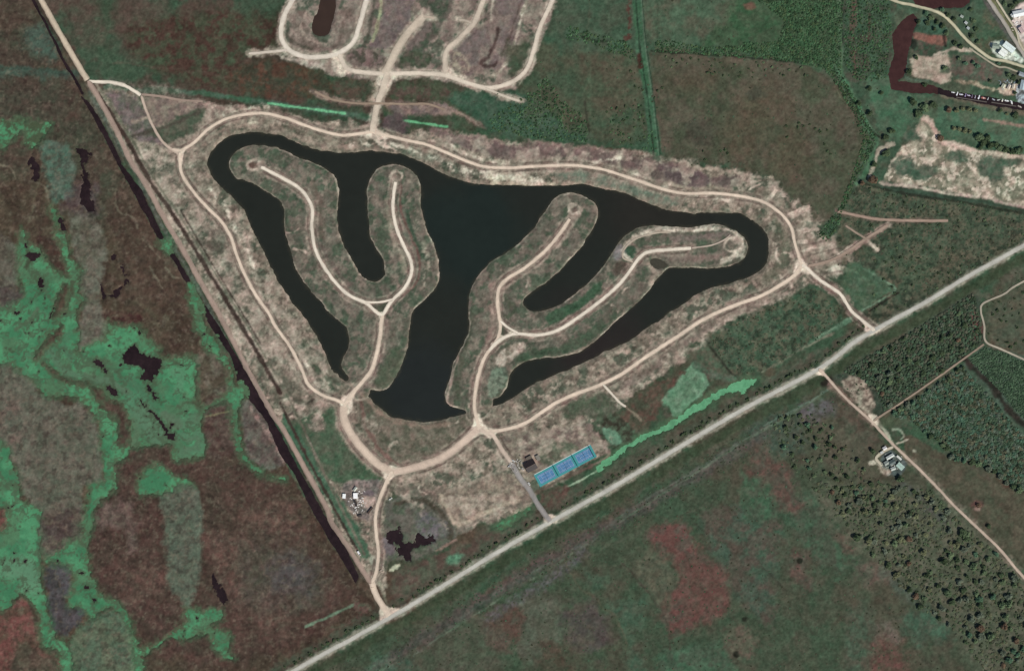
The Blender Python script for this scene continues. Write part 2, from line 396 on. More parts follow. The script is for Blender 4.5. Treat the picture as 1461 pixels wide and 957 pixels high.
# grey-green lobes
LOBE = ((100, 97, 82), (88, 90, 74), 18, .2)
area(T(0, 2, (-60, 205), (60, 225), (130, 275), (200, 345), (262, 392), (330, 440), (420, 415), (485, 470), (515, 560), (540, 830), (440, 860), (430, 960), (420, 1150), (330, 1180), (240, 1220), (150, 960), (100, 830), (60, 700), (-60, 600)), LOBE, 10, 6)
area(T(0, 2, (-60, 380), (90, 420), (130, 600), (60, 720), (40, 600), (-60, 560)), ((112, 96, 84), (92, 90, 76), 12), 24, 8, .7)
area(T(0, 3, (220, 130), (440, 120), (430, 250), (320, 330), (240, 300)), ((78, 64, 60), (88, 80, 68), 14), 20, 8, .9)
area(T(0, 3, (240, 420), (350, 400), (380, 500), (350, 620), (430, 640), (400, 720), (320, 760), (260, 740), (250, 600)), ((80, 76, 76), (70, 68, 66), 16), 10, 6)
area(T(0, 3, (380, 760), (500, 660), (620, 650), (680, 760), (700, 1000), (380, 1000)), ((90, 102, 78), (80, 98, 76), 16), 12, 6)
area(T(0, 3, (860, 0), (1010, 0), (1050, 200), (1040, 420), (1000, 600), (960, 600), (890, 520), (868, 380)), ((90, 98, 80), (84, 92, 76), 14), 12, 6)
area(T(0, 2, (850, 890), (1000, 850), (1030, 960), (860, 970)), ((92, 96, 80), (84, 90, 74), 14), 12, 6)
area(T(0, 0, (150, 150), (260, 150), (300, 290), (230, 310), (140, 250)), (72, 92, 78), 22, 8, .8)
area(T(0, 0, (225, 740), (350, 760), (385, 900), (385, 1010), (320, 1055), (270, 1030), (240, 900)), ((76, 100, 82), (84, 98, 82), 14), 12, 5)
area(T(0, 1, (370, 290), (480, 280), (540, 400), (548, 600), (520, 700), (560, 840), (540, 900), (505, 1040), (440, 1060), (405, 960), (425, 800), (428, 600), (405, 500)), ((102, 99, 84), (90, 88, 72), 20), 12, 7)
area(T(0, 1, (-60, 360), (50, 410), (100, 500), (90, 680), (60, 760), (-60, 780)), ((98, 94, 80), (86, 82, 68), 18), 10, 6)
area(T(0, 1, (0, 650), (110, 660), (120, 720), (70, 765), (0, 775)), (76, 68, 64), 14, 5, .7)
area(T(0, 1, (190, 405), (270, 400), (310, 460), (360, 585), (330, 600), (240, 520)), ((78, 58, 48), (70, 56, 46), 10), 5, 4)
area(T(0, 1, (600, 130), (680, 180), (830, 400), (900, 500), (990, 660), (1010, 800), (900, 760), (640, 700), (660, 560), (560, 300)), ((86, 72, 58), (78, 64, 52), 30), 24, 10, .8)
for p in (T(0, 1, (600, 150), (610, 260), (690, 290), (720, 350)), T(0, 1, (780, 550), (820, 620), (850, 665)), T(0, 1, (740, 400), (790, 450), (840, 510)), T(0, 1, (0, 20), (60, 40), (80, 90)), T(0, 1, (150, 100), (230, 130), (260, 210)), T(0, 1, (860, 560), (900, 600), (940, 610)),
          T(0, 1, (100, 840), (150, 800), (200, 780)), T(0, 2, (280, 160), (330, 240), (450, 280), (580, 330), (700, 390))):
    streak(p, 2.2, (112, 104, 84), 2.5, 3, .6)
area(T(0, 1, (540, 780), (700, 800), (720, 860), (620, 860), (540, 830)), ((70, 46, 42), (84, 66, 54), 6, .1), 8, 8, .9)
area(T(0, 1, (390, 120), (500, 130), (500, 270), (400, 260), (330, 250)), (86, 74, 74), 18, 8, .6)
area(T(0, 2, (1030, 180), (1180, 160), (1210, 300), (1180, 370), (1060, 400), (1030, 380)), ((84, 76, 60), (98, 92, 76), 14), 6, 6)
area(T(0, 2, (1070, 400), (1180, 400), (1220, 560), (1250, 680), (1080, 700), (1070, 500)), ((80, 62, 54), (88, 74, 64), 12), 8, 5)
area(T(0, 2, (1250, 420), (1320, 420), (1420, 560), (1480, 720), (1400, 770), (1290, 690), (1260, 560)), ((100, 96, 84), (92, 82, 74), 10), 8, 5)
streak(T(0, 2, (1310, 450), (1380, 560), (1430, 640), (1475, 720)), 4, (142, 120, 110), 6, 4, .8, (9, .45, .1))
streak(T(1, 2, (60, 480), (110, 600), (150, 700)), 4, (130, 110, 100), 6, 4, .7, (9, .45, .1))
streak(T(0, 2, (1060, 490), (1120, 480), (1190, 462)), 1.6, (112, 104, 76), 2, 2, .8)
area(T(0, 0, (-60, 345), (180, 365), (380, 370), (390, 410), (130, 405), (-60, 395)), (70, 86, 72), 10, 5, .8)
# sprinkle of rank growth and dead stems over the marsh
area(WEST, (56, 44, 40), 4, 2, .35, (7, .6, .1), sm=False)
area(WEST, (108, 98, 80), 4, 2, .3, (5, .64, .08), sm=False)

# --- north strip and north-west block
area([(48, -60), (430, -60), (400, 75), (480, 130), (540, 150), (540, 185), (400, 160), (290, 148), (190, 128), (128, 116)], ((78, 68, 56), (62, 80, 60), 46, .12), 6, 4)
area(T(0, 0, (500, 0), (620, 0), (560, 200), (600, 330), (700, 400), (560, 380), (500, 200)), (60, 86, 62), 30, 12, .7)
area(T(0, 0, (620, 0), (830, 0), (840, 120), (800, 300), (640, 260)), (86, 74, 62), 40, 14, .8)
area(T(0, 0, (230, 0), (420, 0), (520, 80), (540, 240), (420, 220), (320, 80)), ((92, 78, 66), (84, 82, 66), 16), 30, 10, .7)
area(T(0, 0, (790, 290), (860, 310), (850, 370), (790, 360)), (62, 96, 68), 12, 6, .7)
area([(200, 30), (400, 20), (395, 70), (350, 80), (330, 130), (200, 90)], ((70, 74, 54), (74, 54, 44), 9, .14), 24, 8, .75)
area([(350, 90), (430, 90), (480, 120), (480, 140), (380, 140), (330, 120)], ((88, 64, 48), (66, 66, 50), 10, .16), 14, 8, .8)
streak([(150, 125), (240, 131), (320, 138), (400, 150), (492, 162), (540, 172)], 7, ((60, 90, 66), (78, 98, 80), 14), 5, 3, .9)
streak([(383, 148), (430, 154), (492, 162)], 2.6, (92, 158, 112), 2, 1, .95)
streak([(575, 172), (600, 176), (638, 181)], 3, (90, 156, 108), 2, 1, .95)
streak(T(0, 0, (0, 350), (130, 362), (370, 385)), 5, (62, 82, 68), 4, 4, .6)

# --- northern development
NDEV = [(420, -60), (402, 25), (400, 60), (410, 76), (440, 92), (490, 110), (545, 118), (620, 112), (680, 130), (735, 130), (760, 96), (785, 30), (800, -60)]
area(NDEV, ((120, 106, 95), (138, 126, 112), 20, .2), 5, 4, sm=False)
area(NDEV, (82, 92, 74), 5, 4, .8, (16, .58, .06), sm=False)
area([(553, -20), (592, -20), (588, 14), (578, 42), (560, 68), (540, 72), (526, 68), (540, 50), (546, 20)], ((112, 99, 94), (120, 106, 98), 12), 5, 3)
area([(590, 30), (612, 30), (618, 45), (604, 68), (586, 76), (580, 60)], (112, 99, 90), 6, 3)
area([(604, -20), (640, -20), (645, 10), (630, 40), (610, 70), (592, 78), (582, 76), (600, 60), (618, 34)], ((72, 84, 66), (98, 92, 80), 9), 6, 4, .9)
area([(636, 66), (672, 40), (684, 44), (700, 30), (716, -20), (750, -20), (740, 60), (720, 96), (690, 100), (660, 100)], ((114, 100, 94), (124, 110, 100), 14), 6, 4)
streak([(712, 42), (706, 62), (694, 82), (686, 90), (700, 96), (708, 90)], 5, (84, 68, 62), 4, 3, .9)
streak([(756, -10), (740, 40), (728, 80), (712, 104), (700, 110)], 4, ((180, 168, 150), (140, 128, 112), 8), 4, 3, .8)
streak([(748, -10), (732, 40), (716, 80)], 3, (92, 78, 70), 3, 2, .7)
streak([(704, -10), (700, 30)], 4, (175, 162, 145), 4, 2, .7)
streak([(546, -10), (540, 30), (532, 60)], 4, ((150, 148, 116), (128, 122, 100), 8), 3, 2, .8)
streak([(536, -10), (530, 30), (522, 62), (500, 84)], 4, (80, 80, 66), 4, 2, .7)
area([(418, 20), (440, 20), (444, 48), (460, 62), (480, 56), (488, 14), (500, 10), (506, 40), (496, 58), (474, 70), (440, 74), (416, 62)], ((138, 122, 110), (116, 102, 90), 10, .2), 7, 4)
streak([(436, 20), (430, 44), (444, 58), (466, 62)], 3, (158, 138, 124), 3, 3, .7)
streak([(410, 50), (424, 64), (445, 71)], 4, (84, 80, 66), 4, 3, .7)
area([(566, 78), (612, 76), (606, 100), (568, 100)], ((74, 84, 64), (92, 88, 74), 8), 6, 4)
area([(500, 70), (545, 78), (552, 94), (510, 94)], ((118, 100, 92), (88, 82, 70), 6, .14), 5, 4)
area([(640, 72), (660, 78), (676, 108), (640, 100)], ((150, 136, 118), (120, 104, 96), 8), 6, 4)
area([(400, 76), (430, 84), (486, 90), (490, 110), (450, 98), (404, 82)], ((164, 152, 136), (138, 124, 110), 9), 6, 4)
area([(560, 112), (620, 112), (640, 140), (560, 145)], ((74, 80, 60), (86, 74, 62), 10), 6, 5)
area([(480, 116), (538, 118), (536, 144), (490, 144)], ((86, 74, 60), (72, 78, 60), 10), 6, 5)
streak([(540, 116), (546, 128), (534, 142)], 16, ((168, 152, 132), (130, 120, 100), 8), 12, 6, .8)
streak([(443, 130), (470, 141), (500, 147), (540, 149), (600, 148), (640, 157), (690, 180)], 7, ((140, 122, 106), (106, 92, 80), 14), 7, 4, .85)
area([(560, 150), (620, 148), (650, 160), (600, 166), (565, 160)], ((110, 96, 90), (128, 112, 100), 10), 8, 5, .9)
area([(548, 165), (575, 165), (580, 190), (560, 190), (545, 180)], (92, 78, 76), 8, 4, .9)
# --- green country north-east of the site
NEG = [(800, -60), (785, 30), (760, 96), (735, 130), (660, 130), (690, 180), (740, 195), (830, 204), (942, 222), (1000, 240), (1062, 244), (1105, 268), (1160, 330), (1200, 395), (1260, 300), (1245, 240), (1258, 195), (1240, 150), (1270, 120), (1280, 40), (1275, -60)]
area(NEG, ((62, 86, 64), (72, 86, 66), 40, .16), 5, 3, sm=False)
area([(728, 60), (830, 75), (910, 80), (915, 200), (830, 190), (760, 160), (735, 130)], ((66, 82, 60), (80, 82, 62), 26, .16), 20, 12, .85)
area([(640, 140), (690, 130), (760, 140), (800, 180), (840, 200), (740, 195), (690, 180)], ((56, 88, 66), (68, 92, 72), 9), 14, 8, .9)
area([(832, 80), (905, 80), (912, 140), (880, 165), (838, 140)], ((84, 80, 62), (72, 84, 62), 24), 22, 10, .8)
area([(932, 76), (1000, 78), (1100, 84), (1145, 92), (1186, 112), (1224, 160), (1236, 197), (1214, 262), (1196, 300), (1160, 318), (1105, 262), (1062, 240), (1000, 234), (944, 214)], ((86, 83, 66), (75, 80, 60), 26, .18), 12, 7)
for x, y, rx, ry in ((1060, 200, 26, 40), (1090, 150, 40, 30), (1130, 220, 30, 40), (990, 120, 30, 14)):
    blob(x, y, rx, ry, (92, 78, 60), 0, 30, 14, .45)
blob(1000, 187, 22, 18, (70, 70, 56), 0, 10, 8, .8)
blob(1078, 135, 12, 10, (68, 70, 56), 0, 8, 5, .7)
blob(770, 145, 16, 30, (76, 82, 62), 20, 20, 10, .6)
area([(1050, -60), (1200, -60), (1195, 60), (1200, 112), (1175, 98), (1100, 82), (1040, 74), (1000, 60), (1030, 20)], ((56, 88, 58), (64, 86, 60), 12), 12, 8)
area([(1206, -60), (1270, -60), (1275, 40), (1266, 118), (1222, 118), (1204, 90)], ((62, 86, 64), (72, 78, 62), 14), 8, 5)
streak([(1219, 0), (1216, 60), (1220, 100)], 8, (88, 74, 62), 6, 4, .8, (12, .45, .1))
streak([(1240, 20), (1239, 60)], 3, (72, 56, 48), 3, 2, .7)
area([(930, -20), (1045, -20), (1030, 30), (1000, 60), (930, 68)], ((74, 96, 72), (82, 88, 68), 22), 14, 8, .9)
blob(1069, 10, 8, 5, (112, 84, 68), 0, 4, 3, .7)
streak([(898, -20), (898, 20), (896, 60)], 6, (82, 58, 48), 5, 4, .8, (8, .45, .08))
streak([(908, -20), (914, 60), (926, 140), (936, 222)], 15, ((58, 92, 64), (66, 98, 72), 14), 4, 1)
for dx in (-5, 4):
    streak([(911 + dx, -20), (917 + dx, 60), (929 + dx, 140), (938 + dx, 222)], 2, (44, 62, 46), 2, 1, .85)
streak([(914, -20), (920, 60), (931, 140), (940, 222)], 1.6, (90, 112, 88), 2, 1, .6)
streak([(912, 80), (914, 96)], 6, (70, 48, 40), 4, 2, .9)
streak([(930, 74), (1000, 78), (1060, 82), (1143, 90)], 2.5, (46, 54, 42), 2, 2, .85)
streak([(832, 54), (850, 60), (866, 59)], 4, (44, 60, 44), 3, 2, .9)
streak([(834, 146), (842, 190)], 3.5, (56, 56, 44), 3, 2, .7)
streak([(1190, 95), (1206, 118), (1222, 150), (1240, 185), (1254, 198), (1246, 225), (1224, 262)], 9, ((64, 102, 72), (78, 108, 80), 10), 5, 2)
streak([(1204, 118), (1218, 148), (1236, 180), (1256, 196)], 3, (50, 48, 40), 2.5, 1.5, .9)
streak([(1196, 122), (1212, 150), (1228, 176)], 2, (44, 56, 40), 2, 2, .8)
streak([(1197, -20), (1199, 40), (1200, 90)], 5, (78, 104, 76), 4, 2, .8)
streak([(1202, -20), (1202, 40), (1202, 60)], 1.6, (38, 56, 42), 1.5, 1, .8)
streak([(1190, 125), (1200, 140), (1225, 160)], 2, (100, 100, 76), 2, 4, .5)
# --- north-east corner
NEC = [(1275, -60), (1520, -60), (1520, 330), (1461, 298), (1250, 268), (1238, 240), (1258, 195), (1240, 150), (1262, 120), (1285, 80), (1278, 40)]
area(NEC, ((68, 92, 70), (78, 88, 68), 24, .18), 5, 3, sm=False)
area([(1240, 112), (1270, 112), (1275, 125), (1330, 132), (1300, 165), (1285, 200), (1262, 195), (1245, 150)], ((66, 102, 74), (74, 98, 74), 16), 8, 5)
area([(1310, 160), (1461, 165), (1520, 230), (1400, 212), (1345, 205)], ((70, 104, 78), (80, 100, 76), 18), 10, 6)
streak(T(3, 0, (1250, 620), (1350, 640), (1500, 665)), 4, (130, 112, 96), 4, 3, .8)
streak(T(3, 0, (1040, 500), (1150, 520), (1300, 560), (1461, 585)), 7, ((108, 106, 84), (96, 96, 76), 10), 5, 3, .9)
area(T(3, 0, (890, 292), (1060, 288), (1085, 380), (1062, 430), (960, 425), (890, 400), (868, 345)), ((160, 146, 128), (142, 130, 112), 7, .2), 5, 4)
area(T(3, 0, (1020, 340), (1070, 340), (1070, 380), (1030, 375)), (74, 90, 70), 5, 4, .8)
area(T(3, 0, (888, 172), (960, 175), (1052, 195), (1042, 245), (960, 232), (890, 208)), ((122, 92, 76), (110, 88, 74), 8), 3, 2)
area(T(3, 0, (905, 90), (1040, 130), (1050, 180), (900, 168)), ((70, 98, 78), (60, 84, 64), 6), 5, 3)
area(T(3, 0, (870, 210), (1040, 250), (1000, 295), (890, 280)), ((64, 84, 64), (84, 82, 68), 6), 4, 3)
area(T(3, 0, (870, 210), (900, 215), (895, 260), (870, 250)), (40, 48, 40), 3, 2, .8)
streak(T(3, 0, (1040, 190), (1050, 245)), 4, (44, 40, 36), 3, 1, .8)
streak(T(3, 0, (1000, 290), (1080, 262), (1140, 258), (1190, 268)), 5, (160, 145, 128), 4, 3, .9)
streak(T(3, 0, (855, 250), (850, 330), (845, 410), (960, 425)), 4, (92, 112, 92), 4, 2, .8)
area(T(3, 0, (1085, 300), (1180, 290), (1330, 350), (1461, 400), (1461, 440), (1330, 430), (1100, 400)), ((84, 94, 76), (100, 88, 76), 9), 8, 5, .9)
area(T(3, 0, (1250, 80), (1350, 180), (1430, 300), (1400, 320), (1290, 300), (1200, 230), (1180, 120)), ((68, 92, 68), (88, 92, 70), 12), 8, 5)
area(T(3, 0, (1290, 225), (1350, 218), (1440, 290), (1440, 325), (1330, 300), (1290, 260)), ((196, 204, 190), (160, 168, 154), 4, .2), 4, 4, .95)
area(T(3, 0, (1400, 60), (1500, 30), (1600, 300), (1461, 260), (1420, 170)), ((196, 180, 172), (168, 156, 146), 6, .2), 5, 4)
area(T(3, 0, (1330, 455), (1461, 425), (1520, 480), (1430, 495), (1350, 490)), ((180, 160, 140), (140, 124, 106), 5, .2), 4, 4, .9)
area(T(3, 0, (1420, 440), (1500, 420), (1540, 520), (1450, 540), (1420, 500)), ((150, 166, 170), (90, 100, 100), 4, .12), 4, 3, .9)
streak(T(3, 0, (1320, 335), (1380, 345), (1440, 358)), 3, (70, 72, 50), 3, 2, .8)
streak(T(3, 0, (1100, 420), (1200, 440), (1300, 470)), 4, ((170, 152, 128), (110, 106, 84), 5), 4, 3, .8)
for dx, c in ((-6, (92, 90, 84)), (6, (112, 112, 76))):
    streak([(1410 + dx, 0), (1430 + dx, 30), (1461 + dx, 80)], 5, c, 4, 2, .7)
# sandy waste ground
SAND = [(1268, 240), (1280, 215), (1300, 205), (1308, 182), (1318, 168), (1330, 176), (1337, 196), (1345, 204), (1390, 213), (1404, 218), (1461, 226), (1540, 240), (1540, 310), (1461, 294), (1400, 282), (1330, 268), (1270, 258)]
area(SAND, ((152, 142, 122), (116, 114, 94), 11, .14), 6, 5)
area(SAND, (182, 170, 150), 5, 4, .8, (7, .58, .05))
for x, y, rx, ry in ((1290, 236, 20, 14), (1312, 246, 26, 9), (1365, 225, 14, 9), (1415, 240, 20, 18), (1440, 232, 16, 8), (1300, 196, 14, 8)):
    blob(x, y, rx, ry, ((68, 96, 74), (92, 100, 82), 7), 0, 9, 7, .9)
streak([(1258, 262), (1300, 266), (1350, 275), (1400, 282), (1461, 296), (1540, 310)], 5, ((176, 162, 144), (150, 132, 120), 10), 5, 3, .9)
streak([(1345, 202), (1370, 207), (1400, 216), (1461, 226)], 5, (190, 172, 152), 5, 3, .8)
streak([(1236, 262), (1246, 236), (1256, 212), (1275, 205)], 4, (160, 148, 130), 4, 4, .8)
streak(SAND[4:9], 5, (180, 154, 138), 5, 3, .7)
streak([(1225, 258), (1260, 268), (1330, 278), (1400, 290), (1461, 302), (1540, 318)], 8, ((64, 84, 66), (56, 72, 56), 10), 4, 2)
streak([(1230, 268), (1300, 280), (1380, 292), (1461, 308)], 2.5, (46, 50, 42), 2, 2, .9)
# --- scrub east of the site
EAST = [(1195, 300), (1232, 262), (1300, 280), (1400, 292), (1540, 320), (1540, 310), (1461, 345), (1327, 422), (1250, 464), (1214, 436), (1175, 398), (1200, 395)]
area(EAST, ((80, 84, 66), (70, 86, 66), 20, .18), 6, 3, sm=False)
blob(1360, 375, 30, 16, (96, 78, 64), -25, 20, 8, .7)
blob(1290, 390, 40, 22, (76, 92, 68), -15, 24, 10, .7)
area([(1212, 376), (1240, 384), (1270, 410), (1262, 420), (1226, 442), (1200, 410)], ((68, 98, 72), (80, 106, 80), 9), 6, 3)
streak([(1232, 385), (1256, 398), (1277, 412), (1256, 428), (1232, 440), (1200, 460), (1165, 482)], 3, ((92, 116, 92), (70, 96, 72), 9), 3, 2, .8)
streak([(1279, 417), (1258, 430), (1240, 442)], 2.4, (48, 44, 38), 2, 1, .8)

# --- the construction site round the lake
SITE = [(134, 128), (190, 134), (215, 140), (290, 146), (300, 152), (345, 150), (390, 160), (450, 175), (500, 172), (545, 190), (600, 190), (640, 184), (720, 202), (830, 208), (940, 222), (990, 236), (1060, 244), (1085, 250), (1110, 270), (1155, 300), (1172, 335), (1205, 352), (1225, 372), (1190, 395), (1160, 402), (1130, 425), (1030, 482), (960, 522), (905, 562), (882, 585), (842, 602), (868, 645), (852, 652), (790, 694), (770, 700), (758, 715), (740, 735), (690, 745), (640, 770), (615, 740), (560, 700), (550, 850), (530, 830), (465, 722), (338, 492), (200, 255)]
area(SITE, ((114, 106, 90), (132, 120, 104), 22, .2), 7, 5, sm=False)
area(SITE, (148, 134, 117), 5, 4, .6, (16, .54, .07), sm=False)
area(SITE, (80, 90, 72), 5, 4, .8, (17, .56, .07), sm=False)
area(SITE, (176, 160, 142), 5, 4, .4, (7, .61, .06), sm=False)
area(SITE, (82, 78, 64), 5, 4, .5, (6, .60, .06), sm=False)
area([(128, 124), (300, 150), (300, 300), (350, 400), (470, 545), (440, 600), (338, 480), (200, 250)], ((150, 140, 124), (92, 92, 76), 6, .16), 20, 6, .45)
# peninsulas are greener
for pen in (PEN_W, PEN_E):
    area(pen, ((92, 94, 78), (110, 103, 89), 15, .2), 3, 1, 1, sm=False)
    area(pen, (130, 120, 104), 3, 1, .5, (8, .57, .07), sm=False)
    area(pen, (68, 88, 66), 3, 1, .6, (12, .58, .06), sm=False)
    _p = np.vstack([pen, pen[:1]])
    streak(_p, 3.2, (124, 116, 98), 3, 2, .55, (18, .47, .1))
streak(np.vstack([LAKE, LAKE[:1]]), 9, ((146, 130, 114), (104, 100, 84), 14, .18), 8, 3, .6)
streak([(452, 332), (460, 355), (480, 388), (500, 405)], 7, (108, 94, 84), 5, 2, .6)
streak([(447, 262), (455, 300), (462, 340)], 9, (104, 92, 78), 6, 3, .6)
streak([(572, 262), (572, 300), (584, 330), (598, 366), (596, 400), (572, 425)], 3, (112, 86, 76), 3, 1, .8)
streak([(556, 285), (556, 320), (574, 360), (578, 385)], 10, (140, 130, 112), 8, 2, .7)
streak([(580, 300), (590, 335), (606, 370)], 4, (62, 84, 64), 4, 2, .8)
streak([(598, 340), (612, 375), (608, 405)], 7, (150, 140, 122), 8, 4, .7, (6, .5, .08))
blob(362, 236, 8, 5.5, (104, 88, 76), 15, 3, 2)
streak([(372, 245), (400, 258), (425, 272), (440, 290), (442, 330), (460, 375)], 8, (122, 110, 96), 7, 2, .5)
streak([(549, 460), (546, 490), (534, 520), (515, 550)], 16, (126, 110, 98), 7, 2, .65)
streak([(562, 462), (558, 500), (548, 530)], 10, ((116, 106, 92), (98, 96, 80), 8), 8, 3, .7)
area([(556, 505), (570, 495), (575, 515), (560, 545), (548, 555), (534, 545)], ((74, 88, 66), (84, 90, 70), 8), 6, 3, .8)
streak([(820, 302), (800, 336), (780, 360), (750, 384), (728, 398), (712, 415)], 11, (140, 122, 108), 6, 2, .75)
streak([(812, 300), (818, 292), (828, 296), (818, 320), (795, 352)], 5, (150, 136, 120), 4, 2, .6)
streak([(704, 410), (706, 440), (704, 470), (690, 510), (678, 545), (678, 580)], 13, (134, 114, 102), 6, 2, .75)
blob(724, 441, 10, 22, ((98, 92, 80), (78, 86, 66), 6), 0, 6, 3, .7)
area([(778, 452), (792, 440), (824, 428), (850, 405), (858, 412), (840, 430), (812, 450), (786, 462)], ((58, 88, 62), (66, 92, 68), 8), 5, 3, .9)
area([(740, 505), (790, 495), (840, 470), (875, 440), (880, 452), (840, 490), (790, 506), (745, 515)], ((66, 86, 64), (76, 88, 68), 8), 6, 3, .85)
area([(708, 508), (730, 492), (748, 486), (744, 500), (722, 520), (710, 522)], ((168, 154, 138), (130, 118, 102), 6), 5, 3, .85)
area([(700, 528), (722, 525), (722, 545), (706, 568), (696, 560)], ((112, 124, 104), (86, 98, 80), 5, .2), 5, 3, .9)
streak([(657, 500), (649, 525), (641, 555), (638, 575), (652, 582)], 3, (158, 140, 124), 3, 1.5, .9)
streak([(675, 450), (664, 490), (654, 530), (652, 570)], 9, ((78, 86, 66), (92, 92, 76), 7), 6, 3, .8)
streak([(905, 338), (940, 326), (1000, 326), (1040, 326), (1060, 345), (1058, 366), (1030, 374)], 6, (172, 162, 144), 6, 3, .8, (9, .45, .1))
streak([(1045, 340), (1056, 352), (1046, 366)], 8, (160, 146, 130), 6, 3, .7)
streak([(960, 344), (1000, 338), (1040, 334)], 9, (122, 108, 98), 7, 3, .8)
streak([(950, 366), (1000, 368), (1032, 362)], 9, (128, 112, 100), 7, 3, .8)
blob(899, 360, 9, 9, (66, 92, 70), -30, 4, 2)
blob(886, 383, 12, 9, (92, 82, 70), -30, 5, 3)
blob(884, 360, 8, 12, (128, 120, 118), 30, 6, 3, .7)
streak([(928, 382), (936, 390), (930, 405)], 8, (150, 140, 122), 6, 2, .8)
streak([(905, 400), (890, 425), (860, 455)], 14, ((90, 92, 76), (108, 100, 86), 6), 8, 3, .7)
# shores of the site
streak([(260, 230), (268, 256), (300, 292), (320, 315), (332, 345), (345, 385), (370, 428), (400, 470), (430, 520), (445, 548)], 2.4, (98, 78, 68), 3, 1, .5)
area([(290, 148), (318, 152), (345, 150), (330, 160), (310, 168), (300, 176), (290, 165)], ((158, 142, 126), (130, 112, 100), 6), 5, 4, .9)
blob(362, 177, 8, 3, (196, 184, 160), 0, 4, 2)
streak([(286, 210), (310, 190), (340, 180), (380, 180), (410, 190), (450, 205), (500, 211), (540, 210)], 6, ((150, 132, 116), (122, 110, 96), 14), 5, 3, .75)
streak([(405, 180), (450, 192), (500, 200), (530, 200)], 9, ((88, 88, 70), (110, 102, 86), 9), 7, 3, .7)
area([(540, 200), (580, 207), (620, 222), (660, 238), (690, 248), (660, 246), (610, 230), (570, 215)], ((78, 90, 72), (128, 120, 104), 8, .2), 7, 4, .85)
blob(548, 204, 8, 5, (104, 118, 100), 20, 4, 3, .8)
area([(610, 185), (650, 188), (720, 204), (800, 212), (860, 222), (930, 236), (900, 240), (820, 230), (720, 226), (660, 212)], ((124, 108, 98), (106, 90, 84), 16), 9, 5, .85)
area([(690, 205), (740, 206), (840, 210), (900, 220), (950, 232), (1010, 252), (1000, 265), (940, 258), (850, 226), (780, 222), (720, 222)], ((104, 88, 82), (118, 100, 92), 14), 9, 6, .75)
area([(690, 240), (715, 228), (740, 244), (765, 256), (740, 262), (700, 258)], ((206, 196, 172), (172, 158, 136), 6), 9, 6, .95)
streak([(688, 228), (684, 240)], 8, (180, 164, 142), 6, 4, .7)
area([(795, 245), (850, 245), (930, 272), (980, 285), (950, 294), (890, 272), (840, 262), (800, 258)], ((104, 116, 98), (126, 120, 104), 9, .2), 7, 4, .9)
streak([(790, 262), (700, 262)], 4, (176, 160, 138), 4, 2, .7)
area([(940, 236), (1000, 245), (1012, 264), (960, 262)], ((98, 82, 80), (112, 96, 90), 9), 6, 4, .9)
for a, b in (((888, 215), (884, 240)), ((1018, 252), (1012, 272)), ((1040, 248), (1044, 272)), ((1060, 252), (1052, 270)), ((1085, 256), (1064, 264)), ((1000, 240), (1100, 254))):
    streak([a, b], 3, (160, 144, 126), 4, 4, .7)
area([(1016, 252), (1055, 252), (1050, 268), (1020, 266)], (104, 88, 82), 6, 4, .8)
# east fringe spurs
for a, b, w in (((1106, 272), (1095, 285), 6), ((1151, 297), (1128, 306), 6), ((1164, 327), (1137, 330), 5), ((1140, 345), (1160, 346), 6), ((1128, 365), (1140, 366), 4), ((1112, 394), (1120, 404), 4), ((1130, 410), (1126, 400), 4), ((1074, 400), (1084, 414), 3)):
    streak([a, b], w, ((160, 142, 126), (138, 120, 106), 6), 4, 3, .9)
area([(1140, 345), (1172, 345), (1186, 352), (1210, 350), (1200, 366), (1170, 376), (1150, 380)], ((156, 138, 122), (124, 110, 96), 8, .16), 9, 6, .95)
streak([(1152, 380), (1184, 372), (1212, 357), (1236, 340), (1267, 321)], 10, (126, 108, 96), 7, 3, .8)
streak([(1236, 342), (1252, 355)], 9, (132, 114, 102), 7, 3, .7)
streak([(1195, 302), (1253, 313), (1330, 315)], 7, (126, 100, 90), 6, 3, .8)
streak([(1206, 322), (1236, 341)], 6, (120, 106, 94), 5, 2, .8)
blob(1197, 385, 16, 6, (168, 158, 140), 8, 5, 3)
blob(1269, 322, 5, 4, (168, 150, 130), 0, 4, 2)
streak([(1170, 398), (1198, 418), (1205, 420)], 12, ((140, 124, 108), (110, 102, 86), 6), 9, 5, .8)
streak([(1144, 345), (1142, 375), (1128, 400)], 14, ((140, 122, 108), (112, 104, 86), 6), 10, 5, .7)
streak([(1110, 310), (1120, 340), (1118, 370), (1100, 395)], 18, ((92, 96, 76), (104, 100, 82), 9), 10, 4, .7)
# south shore strip
area([(1130, 410), (1090, 436), (1040, 455), (1000, 480), (960, 510), (900, 555), (890, 545), (960, 495), (1030, 440), (1100, 420)], ((128, 112, 100), (108, 98, 84), 9), 8, 5, .85)
area([(1005, 480), (1060, 450), (1110, 430), (1160, 410), (1180, 420), (1190, 460), (1110, 520), (1050, 530), (1020, 500)], ((64, 92, 68), (72, 94, 72), 16), 8, 5)
area([(975, 500), (1010, 485), (1040, 530), (1000, 540), (985, 520)], ((88, 88, 70), (76, 92, 70), 9), 7, 4)
streak([(1010, 492), (1030, 515), (1055, 540)], 3, (62, 70, 54), 3, 2, .7)
area([(985, 520), (1010, 548), (968, 592), (955, 580), (940, 572), (952, 560)], ((86, 122, 92), (98, 130, 102), 6), 4, 3)
streak([(990, 520), (1020, 535), (1050, 540)], 9, ((72, 98, 74), (86, 96, 78), 7), 6, 3, .9)
streak([(1120, 508), (1180, 475), (1214, 455)], 6, ((72, 104, 78), (84, 110, 86), 9), 4, 2, .8)
streak([(1088, 530), (1140, 500), (1190, 474)], 3, (112, 116, 94), 3, 2, .7)
